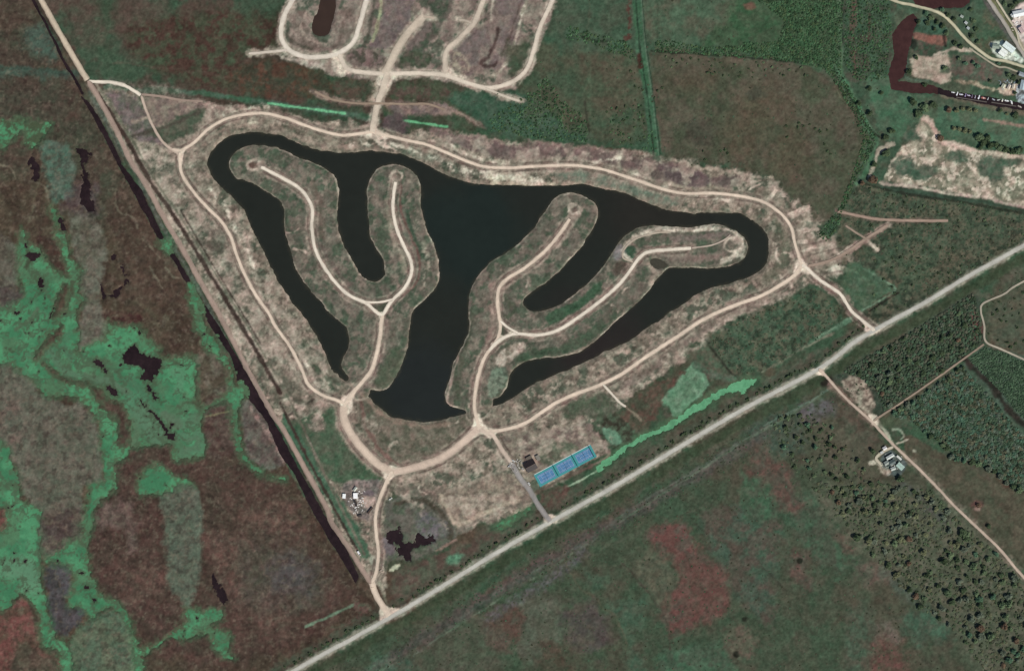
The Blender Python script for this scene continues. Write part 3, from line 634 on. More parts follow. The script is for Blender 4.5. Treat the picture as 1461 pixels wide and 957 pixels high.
area([(910, 560), (950, 540), (975, 530), (945, 575), (935, 600), (900, 615), (880, 600), (895, 582)], ((92, 76, 62), (78, 80, 62), 9, .16), 9, 6, .95)
area([(850, 592), (875, 590), (890, 600), (905, 625), (870, 640), (852, 620)], ((62, 64, 50), (76, 92, 70), 7, .14), 6, 4)
area([(858, 612), (875, 612), (888, 628), (872, 634)], (90, 124, 98), 4, 3, .9)
area([(800, 580), (850, 555), (880, 585), (850, 595), (812, 595)], ((76, 90, 68), (88, 92, 74), 9), 8, 5, .85)
streak([(893, 580), (906, 592), (915, 600)], 3, (130, 118, 98), 3, 2, .7)
streak([(1090, 548), (1130, 524), (1168, 503)], 8, ((88, 90, 72), (74, 90, 70), 9), 6, 3, .8)
# lots between lake and highway
area([(515, 560), (540, 580), (580, 600), (640, 602), (672, 592), (672, 612), (640, 640), (600, 660), (560, 665), (535, 640), (512, 605)], ((92, 92, 74), (112, 104, 88), 11, .16), 6, 4, .85)
streak([(514, 570), (524, 612), (545, 645), (568, 662)], 5, (118, 94, 82), 4, 2, .85)
streak([(515, 562), (545, 590), (590, 606), (640, 606)], 5, (132, 114, 98), 5, 3, .7)
blob(530, 605, 13, 9, ((150, 140, 124), (112, 104, 88), 5), 30, 8, 5, .7)
streak([(578, 664), (620, 652), (655, 628)], 3, (150, 112, 98), 3, 2, .7)
area([(395, 605), (430, 598), (470, 580), (486, 600), (500, 640), (548, 676), (530, 692), (505, 690), (480, 690), (440, 660)], ((64, 92, 66), (78, 92, 70), 14), 8, 5, .9)
blob(452, 606, 14, 11, ((140, 126, 112), (104, 100, 84), 5), 0, 9, 5, .8)
area([(404, 588), (420, 610), (470, 690), (492, 722), (520, 770), (530, 790), (518, 796), (480, 735), (440, 668), (408, 612)], ((62, 96, 72), (72, 100, 76), 12), 6, 3, .9)
area([(380, 495), (420, 545), (450, 572), (412, 592), (385, 560), (366, 510)], ((124, 114, 98), (96, 94, 78), 9, .18), 7, 5, .8)
streak([(412, 592), (430, 580), (448, 568)], 3, (66, 60, 52), 3, 2, .7)
area([(430, 480), (458, 525), (478, 550), (460, 552), (440, 520)], ((74, 90, 68), (100, 98, 82), 8), 7, 4, .8)
area([(345, 400), (320, 360), (290, 330), (300, 320), (330, 340), (352, 400), (372, 440)], ((86, 86, 72), (126, 116, 102), 9), 8, 5, .6)
blob(300, 350, 22, 8, (86, 84, 70), 15, 9, 5, .8)
area([(150, 135), (190, 138), (240, 205), (225, 205), (190, 195), (160, 150)], ((112, 98, 96), (92, 92, 80), 9), 7, 4, .8)
area([(205, 140), (290, 150), (270, 168), (225, 180), (212, 160)], ((116, 102, 92), (130, 116, 102), 9), 6, 4, .9)
area([(215, 185), (285, 155), (292, 165), (270, 190), (250, 200), (240, 208), (225, 195)], ((72, 86, 66), (86, 90, 72), 8), 7, 4, .9)
streak([(184, 196), (215, 187), (250, 176), (285, 160)], 4, (80, 76, 64), 4, 2, .8)
streak([(190, 174), (212, 168)], 4, (150, 134, 118), 4, 3, .7)
area([(560, 700), (600, 692), (640, 700), (690, 700), (740, 680), (755, 705), (740, 722), (690, 740), (660, 760), (640, 768), (615, 740), (580, 720)], ((126, 112, 98), (104, 98, 84), 9, .16), 7, 4, .8)
area([(628, 706), (690, 680), (720, 672), (745, 690), (740, 712), (700, 730), (660, 752), (646, 752), (632, 728)], ((150, 134, 116), (122, 108, 94), 6, .18), 6, 4, .75)
streak([(628, 706), (650, 748), (668, 742), (740, 712)], 5, (160, 144, 124), 4, 3, .8)
streak([(640, 700), (690, 680), (726, 664)], 4, (154, 138, 122), 4, 3, .6)
area([(712, 622), (800, 610), (842, 604), (866, 645), (850, 636), (795, 660), (765, 680), (745, 655)], ((112, 98, 88), (130, 120, 104), 9, .16), 6, 4, .9)
area([(770, 640), (800, 630), (826, 640), (790, 664), (772, 660)], ((94, 100, 80), (104, 106, 86), 8), 5, 3, .9)
streak([(745, 648), (775, 637), (800, 625)], 2.4, (146, 132, 116), 2.5, 2, .7)
streak([(868, 640), (862, 655), (800, 684), (775, 698)], 3, (124, 106, 94), 3, 2, .8)
streak([(766, 702), (800, 684), (850, 662)], 5, (92, 84, 68), 5, 2, .7)
streak([(797, 700), (825, 686), (852, 672)], 2.6, (128, 150, 122), 2, 1, .85)
area([(770, 705), (800, 692), (816, 700), (790, 725), (778, 722)], ((96, 72, 62), (84, 80, 64), 7), 7, 4, .9)
# yard by the sheds and the pond lot
area([(488, 690), (520, 684), (550, 690), (545, 712), (536, 740), (522, 744), (504, 732), (492, 714)], ((132, 120, 112), (104, 98, 90), 5, .18), 6, 5, .95)
area([(515, 708), (536, 708), (536, 722), (518, 722)], (176, 150, 138), 6, 3, .8)
blob(527, 704, 9, 4, (112, 98, 100), 0, 4, 2, .8)
area([(556, 712), (600, 706), (640, 740), (650, 768), (610, 790), (570, 800), (550, 790), (548, 740)], ((84, 92, 74), (98, 96, 84), 9, .18), 8, 5, .95)
streak([(566, 718), (596, 712), (620, 722), (638, 748), (644, 768)], 7, (78, 72, 58), 6, 4, .85)
area([(598, 730), (636, 745), (636, 765), (600, 772)], ((104, 98, 100), (92, 96, 86), 6), 8, 4, .8)
blob(553, 780, 14, 10, (108, 98, 100), 60, 8, 4, .7)
blob(563, 810, 9, 3, (172, 168, 142), -30, 3, 2, .9)
blob(586, 826, 9, 4, (112, 120, 98), -30, 4, 3, .8)
blob(531, 798, 6, 7, (150, 150, 130), 0, 4, 3, .8)
streak([(622, 785), (650, 770)], 3, (136, 112, 98), 3, 2, .8)
streak([(541, 765), (546, 790), (543, 812)], 6, (140, 116, 106), 4, 2, .6)
streak([(540, 830), (556, 868)], 3, (116, 110, 90), 4, 2, .7)
area([(570, 815), (700, 760), (770, 715), (780, 740), (700, 785), (600, 845), (565, 855)], ((88, 76, 64), (82, 86, 68), 12, .16), 8, 5, .9)
blob(651, 798, 15, 8, ((86, 124, 96), (74, 104, 80), 5), -15, 6, 4)
streak([(436, 893), (470, 878), (505, 862)], 2.6, (98, 118, 94), 3, 2, .8)
area([(470, 900), (505, 880), (530, 870), (515, 860), (505, 858), (512, 885)], ((94, 74, 64), (82, 84, 66), 6), 6, 4, .8)
# levee verges
streak([(132, 122), (175, 189), (214, 258), (246, 304), (288, 372), (329, 438), (361, 492), (400, 560)], 5.5, ((72, 58, 50), (84, 72, 62), 12), 3, 1, .95)
streak([(138, 120), (182, 189), (222, 258), (254, 304), (296, 372), (337, 438), (369, 492), (412, 568), (470, 690), (520, 790)], 3, ((112, 108, 92), (96, 96, 78), 9), 3, 1, .8)
streak([(258, 300), (300, 372), (341, 438), (373, 492)], 2, (70, 62, 52), 2.5, 1, .7)
streak([(400, 575), (432, 640), (470, 712), (510, 785)], 3, (72, 60, 52), 3, 1, .8)
streak([(128, 132), (158, 186), (192, 245), (232, 325), (258, 368), (290, 425), (320, 480)], 4, ((100, 106, 90), (80, 84, 70), 7), 4, 2, .8)
streak([(118, 118), (132, 140), (175, 218)], 3, (62, 58, 48), 3, 2, .5)
# --- south-east
SE = [(440, 1010), (470, 945), (700, 830), (1061, 620), (1180, 552), (1230, 600), (1300, 670), (1461, 840), (1520, 1010)]
area(SE, ((74, 77, 60), (62, 80, 59), 60, .14), 14, 6, .8, sm=False)
for p, c, o in (
    (T(2, 3, (840, 220), (960, 180), (1050, 220), (1120, 350), (1200, 400), (1240, 540), (1210, 640), (1080, 720), (940, 760), (910, 600), (980, 480), (960, 400), (860, 340)), ((104, 70, 63), (92, 76, 66), 9, .16), .9),
    (T(2, 3, (970, 400), (1120, 390), (1210, 450), (1240, 550), (1180, 640), (1040, 680), (980, 600), (990, 480)), ((101, 71, 62), (90, 73, 60), 5, .2), .65),
    (T(2, 3, (760, 380), (880, 330), (950, 420), (940, 560), (880, 590), (800, 500)), ((92, 92, 72), (82, 86, 68), 10), .8),
    (T(2, 3, (690, 760), (800, 700), (800, 560), (720, 590), (640, 600), (620, 640), (700, 700), (740, 860), (700, 960), (820, 960)), ((64, 92, 70), (72, 88, 68), 10), .85),
    (T(2, 3, (900, 860), (1150, 820), (1250, 880), (1250, 1000), (880, 1000)), ((64, 98, 72), (70, 88, 68), 10), .8),
    (T(2, 3, (1220, 760), (1320, 730), (1380, 800), (1340, 880), (1240, 860)), ((102, 84, 72), (90, 88, 70), 10), .7),
    (T(2, 3, (1100, 160), (1300, 100), (1461, 300), (1461, 700), (1300, 600), (1200, 400)), ((68, 86, 70), (84, 78, 66), 18), .8),
    (T(2, 3, (140, 560), (350, 560), (360, 800), (270, 900), (160, 880), (130, 700)), ((92, 94, 78), (84, 86, 70), 14), .75),
    (T(2, 3, (0, 640), (140, 640), (130, 760), (80, 840), (0, 840)), ((92, 70, 62), (84, 76, 64), 9), .8),
    (T(2, 3, (380, 640), (560, 600), (640, 760), (560, 860), (420, 840)), ((88, 80, 70), (82, 72, 70), 16), .7),
    (T(2, 3, (260, 820), (380, 800), (420, 960), (300, 960)), ((84, 70, 56), (76, 74, 58), 9), .7),
    (T(2, 3, (480, 440), (600, 440), (600, 520), (520, 520)), (66, 92, 70), .7),
    (T(1, 3, (620, 930), (720, 880), (740, 960), (600, 1000)), ((78, 122, 92), (68, 100, 76), 7), .9),
    (T(1, 3, (740, 900), (880, 900), (880, 1000), (740, 1000)), ((64, 88, 70), (72, 82, 66), 7), .8),
    (T(1, 3, (1180, 660), (1440, 640), (1420, 800), (1330, 860), (1200, 740)), ((90, 70, 58), (84, 80, 66), 12), .7),
    (T(1, 3, (880, 780), (1180, 620), (1380, 900), (1000, 1000)), ((78, 84, 66), (84, 82, 68), 20), .6),
    (T(3, 3, (0, 130), (180, 130), (200, 300), (120, 500), (0, 420)), ((64, 88, 68), (84, 78, 66), 14), .75),
    (T(3, 3, (180, 60), (420, 60), (480, 260), (560, 420), (420, 420), (300, 300)), ((66, 94, 70), (72, 84, 66), 14), .75),
    (T(3, 3, (480, 240), (600, 250), (600, 310), (540, 330)), ((104, 78, 68), (92, 80, 68), 6), .85),
    (T(3, 3, (580, 390), (700, 390), (750, 480), (680, 510), (600, 460)), ((100, 86, 74), (92, 90, 74), 8), .8),
    (T(3, 3, (640, 800), (760, 740), (830, 860), (860, 1000), (640, 1000)), ((104, 70, 63), (92, 76, 62), 6, .2), .75),
    (T(3, 3, (660, 700), (800, 700), (790, 800), (670, 780)), ((102, 94, 82), (88, 86, 70), 7), .7),
    (T(3, 3, (220, 350), (300, 350), (360, 520), (260, 500)), ((98, 74, 66), (84, 78, 66), 9), .7),
    (T(3, 3, (540, 660), (640, 600), (680, 700), (640, 960), (540, 960)), ((70, 90, 70), (78, 82, 66), 12), .7),
    (T(3, 3, (850, 660), (1060, 640), (1060, 780), (880, 800)), ((62, 94, 72), (70, 86, 68), 8), .8),
    (T(3, 3, (740, 400), (880, 540), (860, 600), (760, 500)), ((84, 96, 82), (76, 86, 74), 8), .7),
    (T(3, 3, (420, 0), (980, 0), (1240, 240), (1461, 500), (1461, 1000), (1240, 1000), (1060, 720), (740, 420), (580, 320), (460, 200)), ((92, 94, 75), (80, 87, 67), 9), .85),
    (T(3, 2, (0, 640), (130, 640), (240, 780), (330, 960), (180, 960), (60, 800)), ((100, 76, 66), (86, 78, 66), 9), .8),
    (T(3, 2, (0, 780), (120, 860), (200, 1000), (0, 1000)), ((62, 94, 68), (70, 86, 66), 9), .8),
    (T(3, 2, (400, 500), (620, 620), (760, 720), (700, 800), (500, 800), (380, 640)), ((90, 88, 70), (86, 82, 66), 12), .7),
    (T(3, 2, (430, 430), (520, 380), (660, 560), (740, 640), (640, 640), (520, 540)), ((92, 76, 64), (86, 80, 66), 9), .7),
    (T(3, 2, (280, 440), (420, 400), (460, 480), (340, 520)), ((98, 94, 96), (84, 84, 78), 5), .7),
    (T(3, 2, (0, 560), (260, 480), (320, 640), (240, 700), (100, 640)), ((70, 86, 72), (80, 84, 70), 8), .7),
):
    area(p, c, 22, 14, o)
streak(T(2, 3, (680, 400), (760, 470), (830, 560), (890, 630), (920, 720), (940, 840)), 3, (72, 68, 56), 3, 4, .6)
for x, y in ((1062, 883), (1050, 933), (1140, 800)):
    blob(x, y, 4, 4, (40, 44, 34), 0, 3, 2, .9)
# --- highway verges
HW = ROADS[0][3]
streak([(x + 9, y + 14) for x, y in HW], 14, ((58, 72, 50), (66, 78, 56), 12), 7, 2, .85)
streak([(x - 7, y - 11) for x, y in HW], 12, ((72, 82, 64), (86, 80, 66), 12), 9, 3, .75)
streak(HW, 12, (136, 134, 116), 5, 2, .75)
streak([(590, 935), (700, 850), (780, 805), (850, 762), (896, 728), (990, 672), (1061, 628), (1115, 598), (1175, 560)], 3, ((96, 108, 90), (78, 96, 76), 12), 3, 2, .75)
streak([(600, 922), (700, 842), (780, 797), (850, 752), (900, 718)], 9, ((92, 72, 62), (80, 78, 62), 11), 8, 4, .6)

streak([(480, 985), (600, 915), (700, 850), (780, 800), (880, 744), (990, 680), (1090, 622)], 16, ((72, 74, 66), (88, 82, 74), 6, .14), 14, 8, .7)
streak([(700, 880), (800, 815), (830, 790)], 14, ((96, 94, 94), (74, 80, 70), 4, .12), 14, 8, .6)
streak([(500, 978), (590, 931), (700, 862), (780, 812), (850, 768), (890, 740), (990, 676), (1061, 631), (1115, 600), (1170, 566)], 2.6, ((98, 110, 90), (80, 98, 76), 9), 2.6, 2, .6, (26, .44, .12))
streak([(1090, 607), (1130, 586), (1180, 557)], 2.4, (90, 110, 92), 2.4, 1, .6)
# field and forest floor east of the tracks
area([(1290, 620), (1330, 640), (1420, 690), (1475, 720), (1520, 900), (1461, 815), (1362, 716), (1300, 655)], ((84, 80, 63), (76, 78, 60), 20), 6, 4)
FOR1 = [(1190, 535), (1300, 474), (1388, 420), (1402, 470), (1405, 488), (1373, 511), (1321, 548), (1280, 576), (1250, 592), (1215, 560)]
FOR2 = [(1272, 594), (1321, 557), (1373, 520), (1404, 494), (1428, 502), (1480, 525), (1520, 740), (1461, 700), (1444, 693), (1414, 668), (1387, 657), (1362, 652), (1346, 630), (1316, 613), (1300, 600)]
area(FOR1, ((70, 80, 64), (58, 72, 58), 9), 8, 5)
area(FOR2, ((66, 84, 66), (72, 90, 74), 14), 8, 5)
area([(1440, 430), (1540, 400), (1540, 545), (1461, 508), (1428, 494), (1410, 484), (1404, 450)], ((84, 84, 66), (74, 82, 64), 12), 7, 4)
area([(1384, 445), (1398, 450), (1402, 480), (1390, 480)], ((104, 74, 66), (80, 66, 56), 5), 6, 4, .9)
streak([(1376, 512), (1390, 526), (1412, 548), (1432, 574), (1450, 596), (1475, 620)], 8, ((46, 48, 40), (58, 56, 48), 9), 5, 3, .95)
area([(1202, 545), (1224, 538), (1240, 555), (1246, 580), (1236, 592), (1222, 575)], ((146, 136, 118), (106, 96, 82), 5, .16), 7, 5, .9)
streak([(1222, 570), (1236, 586), (1246, 592)], 4, (150, 138, 120), 4, 3, .7)
streak([(1250, 600), (1262, 612), (1272, 632)], 5, (164, 158, 138), 4, 3, .7)
blob(1251, 602, 4, 4, (168, 148, 132), 0, 3, 2, .9)
blob(1180, 546, 9, 6, (46, 42, 36), -20, 6, 4, .9)
streak([(1186, 550), (1246, 604)], 9, (140, 118, 104), 7, 3, .5)
streak([(1275, 636), (1335, 693), (1400, 758), (1461, 824)], 9, ((120, 112, 94), (96, 92, 76), 9), 7, 4, .7)
streak([(1262, 657), (1300, 700), (1350, 742)], 12, ((82, 84, 78), (76, 80, 66), 9), 12, 6, .6)
blob(1394, 720, 8, 6, (104, 76, 68), 0, 6, 4, .8)
blob(1392, 727, 5, 3, (140, 116, 104), 0, 4, 3, .8)
area([(1256, 652), (1272, 644), (1294, 662), (1282, 678), (1262, 672)], ((88, 100, 94), (72, 82, 76), 4, .2), 4, 2)
streak([(1249, 655), (1256, 668), (1268, 671)], 5, ((168, 156, 138), (128, 116, 100), 4), 5, 4, .8)
blob(1244, 660, 5, 3, (176, 164, 146), 0, 3, 2, .8)
streak([(1280, 633), (1294, 628)], 3.5, (176, 164, 146), 3, 2, .8)
streak([(1275, 613), (1284, 614), (1290, 622), (1284, 626)], 2.4, (128, 140, 118), 3, 2, .8)
blob(1305, 643, 3, 2, (128, 130, 112), 0, 2, 1, .8)
blob(1270, 602, 14, 8, (78, 86, 64), 0, 8, 4, .8)


# --- faint drains, cattle paths and old plot lines in the fields
for p, w, cc, o in (
    ([(955, 80), (965, 230)], 2, (70, 76, 56), .5), ([(1040, 84), (1052, 244)], 2, (72, 72, 54), .45), ([(1100, 90), (1112, 260)], 2, (92, 88, 68), .4), ([(938, 150), (1080, 158), (1220, 170)], 2, (70, 74, 54), .4), ([(940, 205), (1100, 216), (1205, 232)], 2, (92, 86, 66), .4),
    ([(760, 60), (752, 130), (770, 190)], 2, (52, 68, 48), .6), ([(800, 20), (900, 32)], 2, (52, 66, 48), .6), ([(842, 0), (836, 60), (846, 140)], 2, (84, 92, 70), .5), ([(940, 30), (1040, 44)], 2, (56, 66, 50), .5), ([(980, -20), (990, 60)], 2, (58, 74, 54), .5), ([(1010, -20), (1016, 60)], 2, (80, 96, 72), .4),
    ([(520, 960), (700, 880), (820, 800), (960, 740), (1100, 680)], 2.4, (84, 88, 70), .5), ([(640, 940), (720, 960)], 2, (90, 90, 72), .5), ([(800, 780), (820, 830), (880, 880), (900, 960)], 2.4, (98, 90, 70), .5), ([(940, 700), (1010, 760), (1100, 820), (1180, 930)], 2, (62, 60, 48), .6), ([(1080, 640), (1130, 700), (1210, 790), (1290, 900), (1330, 960)], 2.4, (60, 66, 52), .6),
    ([(1000, 900), (1060, 860), (1150, 850)], 2, (94, 92, 72), .4), ([(560, 900), (640, 930), (760, 920)], 2, (64, 62, 48), .5), ([(1090, 750), (1200, 840), (1240, 940)], 3, (92, 88, 70), .4),
    ([(1300, 640), (1400, 720), (1461, 760)], 2, (92, 88, 68), .5), ([(1320, 690), (1420, 730), (1461, 790)], 2, (66, 66, 50), .5), ([(1240, 330), (1330, 350), (1420, 340)], 2, (92, 88, 72), .4), ([(1220, 360), (1300, 380), (1380, 360)], 2, (62, 66, 52), .5),
    ([(20, 160), (60, 230), (40, 320)], 2, (100, 94, 72), .5), ([(100, 20), (60, 100)], 2, (60, 50, 42), .5), ([(160, 330), (190, 420), (250, 500)], 2, (104, 90, 72), .4), ([(300, 700), (360, 780), (420, 900)], 2, (108, 88, 74), .5), ([(150, 760), (210, 820), (230, 900)], 2, (64, 50, 42), .5),
    ([(220, 40), (330, 60), (400, 110)], 2, (60, 56, 44), .5), ([(280, 0), (300, 120)], 2, (90, 84, 66), .4), ([(160, 90), (260, 100), (380, 120), (450, 128)], 2, (96, 86, 70), .5)):
    streak(p, w, cc, 3, 6, o * .7, (18, .42, .14))
_sp = ((176, 160, 143), (152, 136, 120), 8, .2)
area([(190, 215), (225, 214), (262, 245), (330, 330), (400, 440), (470, 545), (440, 600), (338, 490), (200, 254)], _sp, 10, 5, .7, (20, .55, .08))
area([(335, 300), (352, 320), (372, 355), (410, 430), (450, 485), (470, 530), (440, 520), (395, 450), (350, 370)], _sp, 10, 5, .5, (16, .5, .08))
area([(560, 690), (640, 650), (760, 620), (850, 600), (866, 640), (770, 690), (690, 745), (620, 745)], _sp, 10, 5, .5, (16, .55, .08))
area([(600, 188), (720, 204), (940, 224), (1085, 250), (1155, 300), (1215, 362), (1190, 392), (1150, 380), (1120, 300), (1050, 270), (900, 262), (760, 246), (640, 225)], _sp, 10, 5, .55, (18, .56, .08))
area([(880, 560), (1000, 470), (1130, 405), (1130, 422), (1020, 482), (905, 560)], _sp, 10, 5, .5, (16, .56, .08))
for k in range(60):
    _x, _y = rngc.uniform(150, 1180), rngc.uniform(130, 720)
    if sdf(np.array([_x]), np.array([_y]), SITE)[0] > -6: continue
    _a = rngc.uniform(0, 6.28)
    _l = rngc.uniform(8, 26)
    streak([(_x, _y), (_x + _l * .5 * math.cos(_a), _y + _l * .5 * math.sin(_a)), (_x + _l * math.cos(_a + .3), _y + _l * math.sin(_a + .3))], rngc.uniform(1.5, 4), ((184, 168, 150), (158, 140, 124), 5) if k % 3 else ((84, 80, 66), (98, 90, 76), 5), 3, 3, .75, (9, .45, .1))
# sandy margins of the roads and shores, turning loops
_sand = ((164, 147, 130), (132, 118, 103), 10, .2)
for k in (7, 8, 15): streak(ROADS[k][3], 16, _sand, 14, 4, .65)
for k in (9, 10): streak(ROADS[k][3], 24, ((176, 156, 138), (132, 114, 100), 10, .2), 12, 3, .6)
for k in (11, 12, 13, 16, 17): streak(ROADS[k][3], 13, ((158, 142, 126), (128, 116, 101), 9, .2), 9, 3, .6)
for nm_, w_, c_, p_ in ROADS[26:35]: streak(p_, w_ + 5, ((180, 166, 148), (146, 132, 116), 7, .2), 6, 3, .6)
for x, y, r in ((362, 236, 9), (566, 251, 8), (820, 298, 8), (1047, 349, 13)):
    a_ = np.linspace(0, 2 * math.pi, 13)
    streak(list(zip(x + r * np.cos(a_), y + r * .8 * np.sin(a_))), 3.6, ((178, 164, 146), (150, 136, 120), 5), 3, 2, .85)
streak([(566, 244), (572, 256), (570, 275)], 2, (96, 78, 68), 2.5, 1, .8)
blob(362, 236, 6, 4, (100, 82, 70), 15, 3, 2)
blob(820, 299, 4, 3, (104, 90, 78), 0, 3, 2, .8)
streak([(903, 372), (890, 362), (892, 350), (908, 339), (933, 331), (960, 329), (1000, 328), (1036, 326), (1056, 338), (1059, 352), (1050, 364), (1030, 371)], 4, ((190, 178, 160), (160, 146, 128), 5), 4, 2, .85)

# --- rough ground between the east road and the highway, spoil ridges off the east tip
for p in ([(1005, 480), (1060, 450), (1110, 430), (1160, 410), (1185, 424), (1200, 450), (1110, 520), (1050, 535), (1020, 505)], [(1212, 376), (1240, 384), (1275, 411), (1240, 440), (1226, 442), (1200, 410)], EAST):
    area(p, ((58, 78, 57), (82, 90, 68), 6, .14), 6, 4, .5)
    area(p, (96, 92, 72), 6, 4, .5, (8, .56, .06))
    area(p, (48, 60, 46), 6, 4, .6, (6, .60, .05))
streak([(1012, 494), (1034, 520), (1058, 546)], 2.4, (54, 58, 46), 2.5, 2, .8)
streak([(1060, 470), (1090, 490), (1130, 500)], 2, (52, 66, 50), 2.5, 4, .6)
_rg = ((186, 168, 150), (158, 140, 124), 5)
for a, b_, w in (((1106, 272), (1094, 286), 5), ((1152, 296), (1126, 307), 6), ((1149, 300), (1132, 309), 4), ((1166, 327), (1136, 331), 4.4), ((1150, 346), (1138, 346), 5), ((1162, 352), (1142, 358), 4), ((1128, 365), (1140, 366), 3.4), ((1112, 394), (1120, 404), 4), ((1118, 360), (1134, 362), 3), ((1085, 262), (1068, 270), 3),
                 ((1170, 402), (1160, 392), 4), ((1214, 352), (1196, 362), 4), ((1190, 372), (1160, 378), 5), ((1252, 356), (1238, 343), 5), ((1130, 412), (1126, 402), 3.4)):
    streak([a, b_], w, _rg, 3, 2.5, .9)
streak([(1152, 382), (1184, 373), (1212, 358), (1236, 341), (1267, 321)], 9, ((158, 138, 123), (128, 112, 98), 6), 5, 3, .7)
for a, b_ in (((1140, 350), (1180, 344)), ((1150, 365), (1204, 352)), ((1160, 390), (1205, 388))):
    streak([a, b_], 2, (104, 92, 80), 2.5, 3, .6)
# whiter sand along the north shore, the outer peninsula rims and the top development
_wh = ((204, 192, 172), (164, 148, 130), 6, .2)
for p, w in (([(690, 243), (715, 246), (745, 254), (770, 258)], 12), ([(552, 200), (590, 214), (640, 236), (690, 252)], 5), ([(640, 212), (690, 230), (720, 236)], 6), ([(500, 206), (530, 204), (548, 206)], 7), ([(300, 178), (330, 160), (380, 156)], 6), ([(790, 236), (860, 232), (886, 226)], 5),
             ([(900, 250), (960, 270), (1040, 286)], 6), ([(300, 270), (322, 300), (338, 330), (362, 380)], 6), ([(410, 480), (436, 520), (452, 552)], 6), ([(370, 420), (392, 456)], 8)):
    streak(p, w, _wh, 7, 6, .85, (9, .46, .12))
for p in (PEN_E, PEN_W):
    streak(np.vstack([p, p[:1]]), 3, ((172, 160, 142), (138, 126, 110), 8), 3, 1.5, .6, (26, .49, .08))

streak([(132, 122), (175, 189), (214, 258), (246, 304), (288, 372), (329, 438), (361, 492), (400, 560)], 5.5, ((72, 58, 50), (84, 72, 62), 12), 3, 1, .95)
streak([(138, 120), (182, 189), (222, 258), (254, 304), (296, 372), (337, 438), (369, 492), (412, 568), (470, 690), (520, 790)], 3, ((112, 108, 92), (96, 96, 78), 9), 3, 1, .8)
streak([(258, 300), (300, 372), (341, 438), (373, 492)], 2, (70, 62, 52), 2.5, 1, .7)
streak([(400, 575), (432, 640), (470, 712), (510, 785)], 3, (72, 60, 52), 3, 1, .8)
streak([(128, 132), (158, 186), (192, 245), (232, 325), (258, 368), (290, 425), (320, 480)], 4, ((100, 106, 90), (80, 84, 70), 7), 4, 2, .8)
area([(1212, 376), (1240, 384), (1270, 410), (1262, 420), (1226, 442), (1200, 410)], ((66, 98, 70), (78, 106, 80), 7), 5, 3, .6)
streak([(1232, 384), (1256, 398), (1277, 412), (1256, 428), (1232, 441), (1200, 461), (1165, 483)], 2.6, ((100, 124, 98), (78, 104, 80), 9), 2.6, 2, .85)
streak([(1282, 417), (1258, 432), (1240, 444)], 2.4, (46, 46, 38), 2, 1, .85)
streak([(1226, 262), (1300, 278), (1380, 290), (1461, 305)], 3, (48, 56, 44), 2.5, 1.5, .8)
# --- worn verges and flared junctions of the site roads
def offs(pts, d):
    p = smooth(pts, False, 4)
    t = np.gradient(p, axis=0)
    t /= np.hypot(t[:, 0], t[:, 1])[:, None] + 1e-9
    q = p + np.stack([-t[:, 1], t[:, 0]], -1) * d
    return q[::3]


for nm, w, cc, pts in ROADS[7:24]:
    if nm != 'dirt_road' or w < 3.5: continue
    streak(pts, w + 7, ((142, 126, 112), (120, 108, 94), 9), 6, 2, .6)
    for sd_ in (-1, 1):
        streak(offs(pts, sd_ * (w / 2 + 2.6)), 1.8, (96, 80, 70), 2, 1.2, .65, (14, .44, .12))
        streak(offs(pts, sd_ * (w / 2 + 5.5)), 1.6, (150, 136, 120), 2.4, 1.6, .5, (11, .5, .1))
JC = ((204, 188, 168), (184, 166, 148), 5)
for p, s_ in (
    ([(244, 211), (258, 214), (272, 208), (264, 217), (261, 228), (257, 238), (254, 226), (250, 217)], 3),
    ([(514, 190), (528, 182), (532, 176), (540, 184), (556, 194), (544, 200), (532, 196), (518, 194)], 5),
    ([(531, 196), (552, 206), (566, 214), (548, 210)], 4),
    ([(658, 628), (672, 612), (678, 594), (684, 590), (690, 604), (704, 613), (716, 614), (704, 621), (698, 626), (690, 618), (676, 624)], 3),
    ([(544, 664), (560, 664), (578, 670), (562, 680), (555, 690), (549, 682)], 3),
    ([(486, 566), (498, 562), (508, 552), (504, 572), (500, 588), (486, 588)], 3),
    ([(1138, 366), (1146, 372), (1160, 386), (1152, 392), (1143, 388), (1132, 396)], 4),
    ([(1232, 458), (1246, 468), (1262, 462), (1250, 474), (1238, 478)], 3),
    ([(544, 862), (556, 866), (570, 868), (556, 880), (542, 884)], 3),
    ([(1158, 528), (1170, 522), (1182, 516), (1174, 528), (1176, 536), (1168, 534)], 3),
    ([(776, 742), (784, 734), (796, 738), (790, 746), (780, 750)], 3),
    ([(1238, 592), (1250, 592), (1252, 604), (1246, 606)], 3),
    ([(536, 114), (544, 102), (560, 100), (572, 106), (566, 114), (556, 120), (548, 128), (542, 122)], 6),
    ([(628, 104), (640, 96), (650, 104), (664, 112), (656, 116), (640, 112)], 5),
    ([(474, 76), (486, 74), (494, 96), (500, 104), (486, 108), (478, 96)], 5),
    ([(545, 440), (556, 434), (548, 452), (543, 460), (540, 450), (532, 440)], 3),
    ([(700, 490), (712, 482), (716, 466), (722, 470), (734, 476), (720, 482), (708, 492)], 3)):
    area(p, JC, s_, 2, .95)
for p in ([(527, 436), (543, 434), (556, 432), (548, 444), (541, 445)], [(716, 464), (721, 469), (727, 475), (718, 479), (714, 476)]):
    area(p, ((86, 90, 72), (98, 92, 78), 5), 2, 1, 1)

# --- local contrast of the painted covers
def blur(a, r):
    k = 2 * r + 1
    for ax in (0, 1):
        s_ = np.cumsum(np.pad(a, [(r + 1, r) if i == ax else (0, 0) for i in range(3)], mode='edge'), axis=ax)
        n_ = a.shape[ax]
        a = (np.take(s_, np.arange(k, k + n_), ax) - np.take(s_, np.arange(0, n_), ax)) / k
    return a


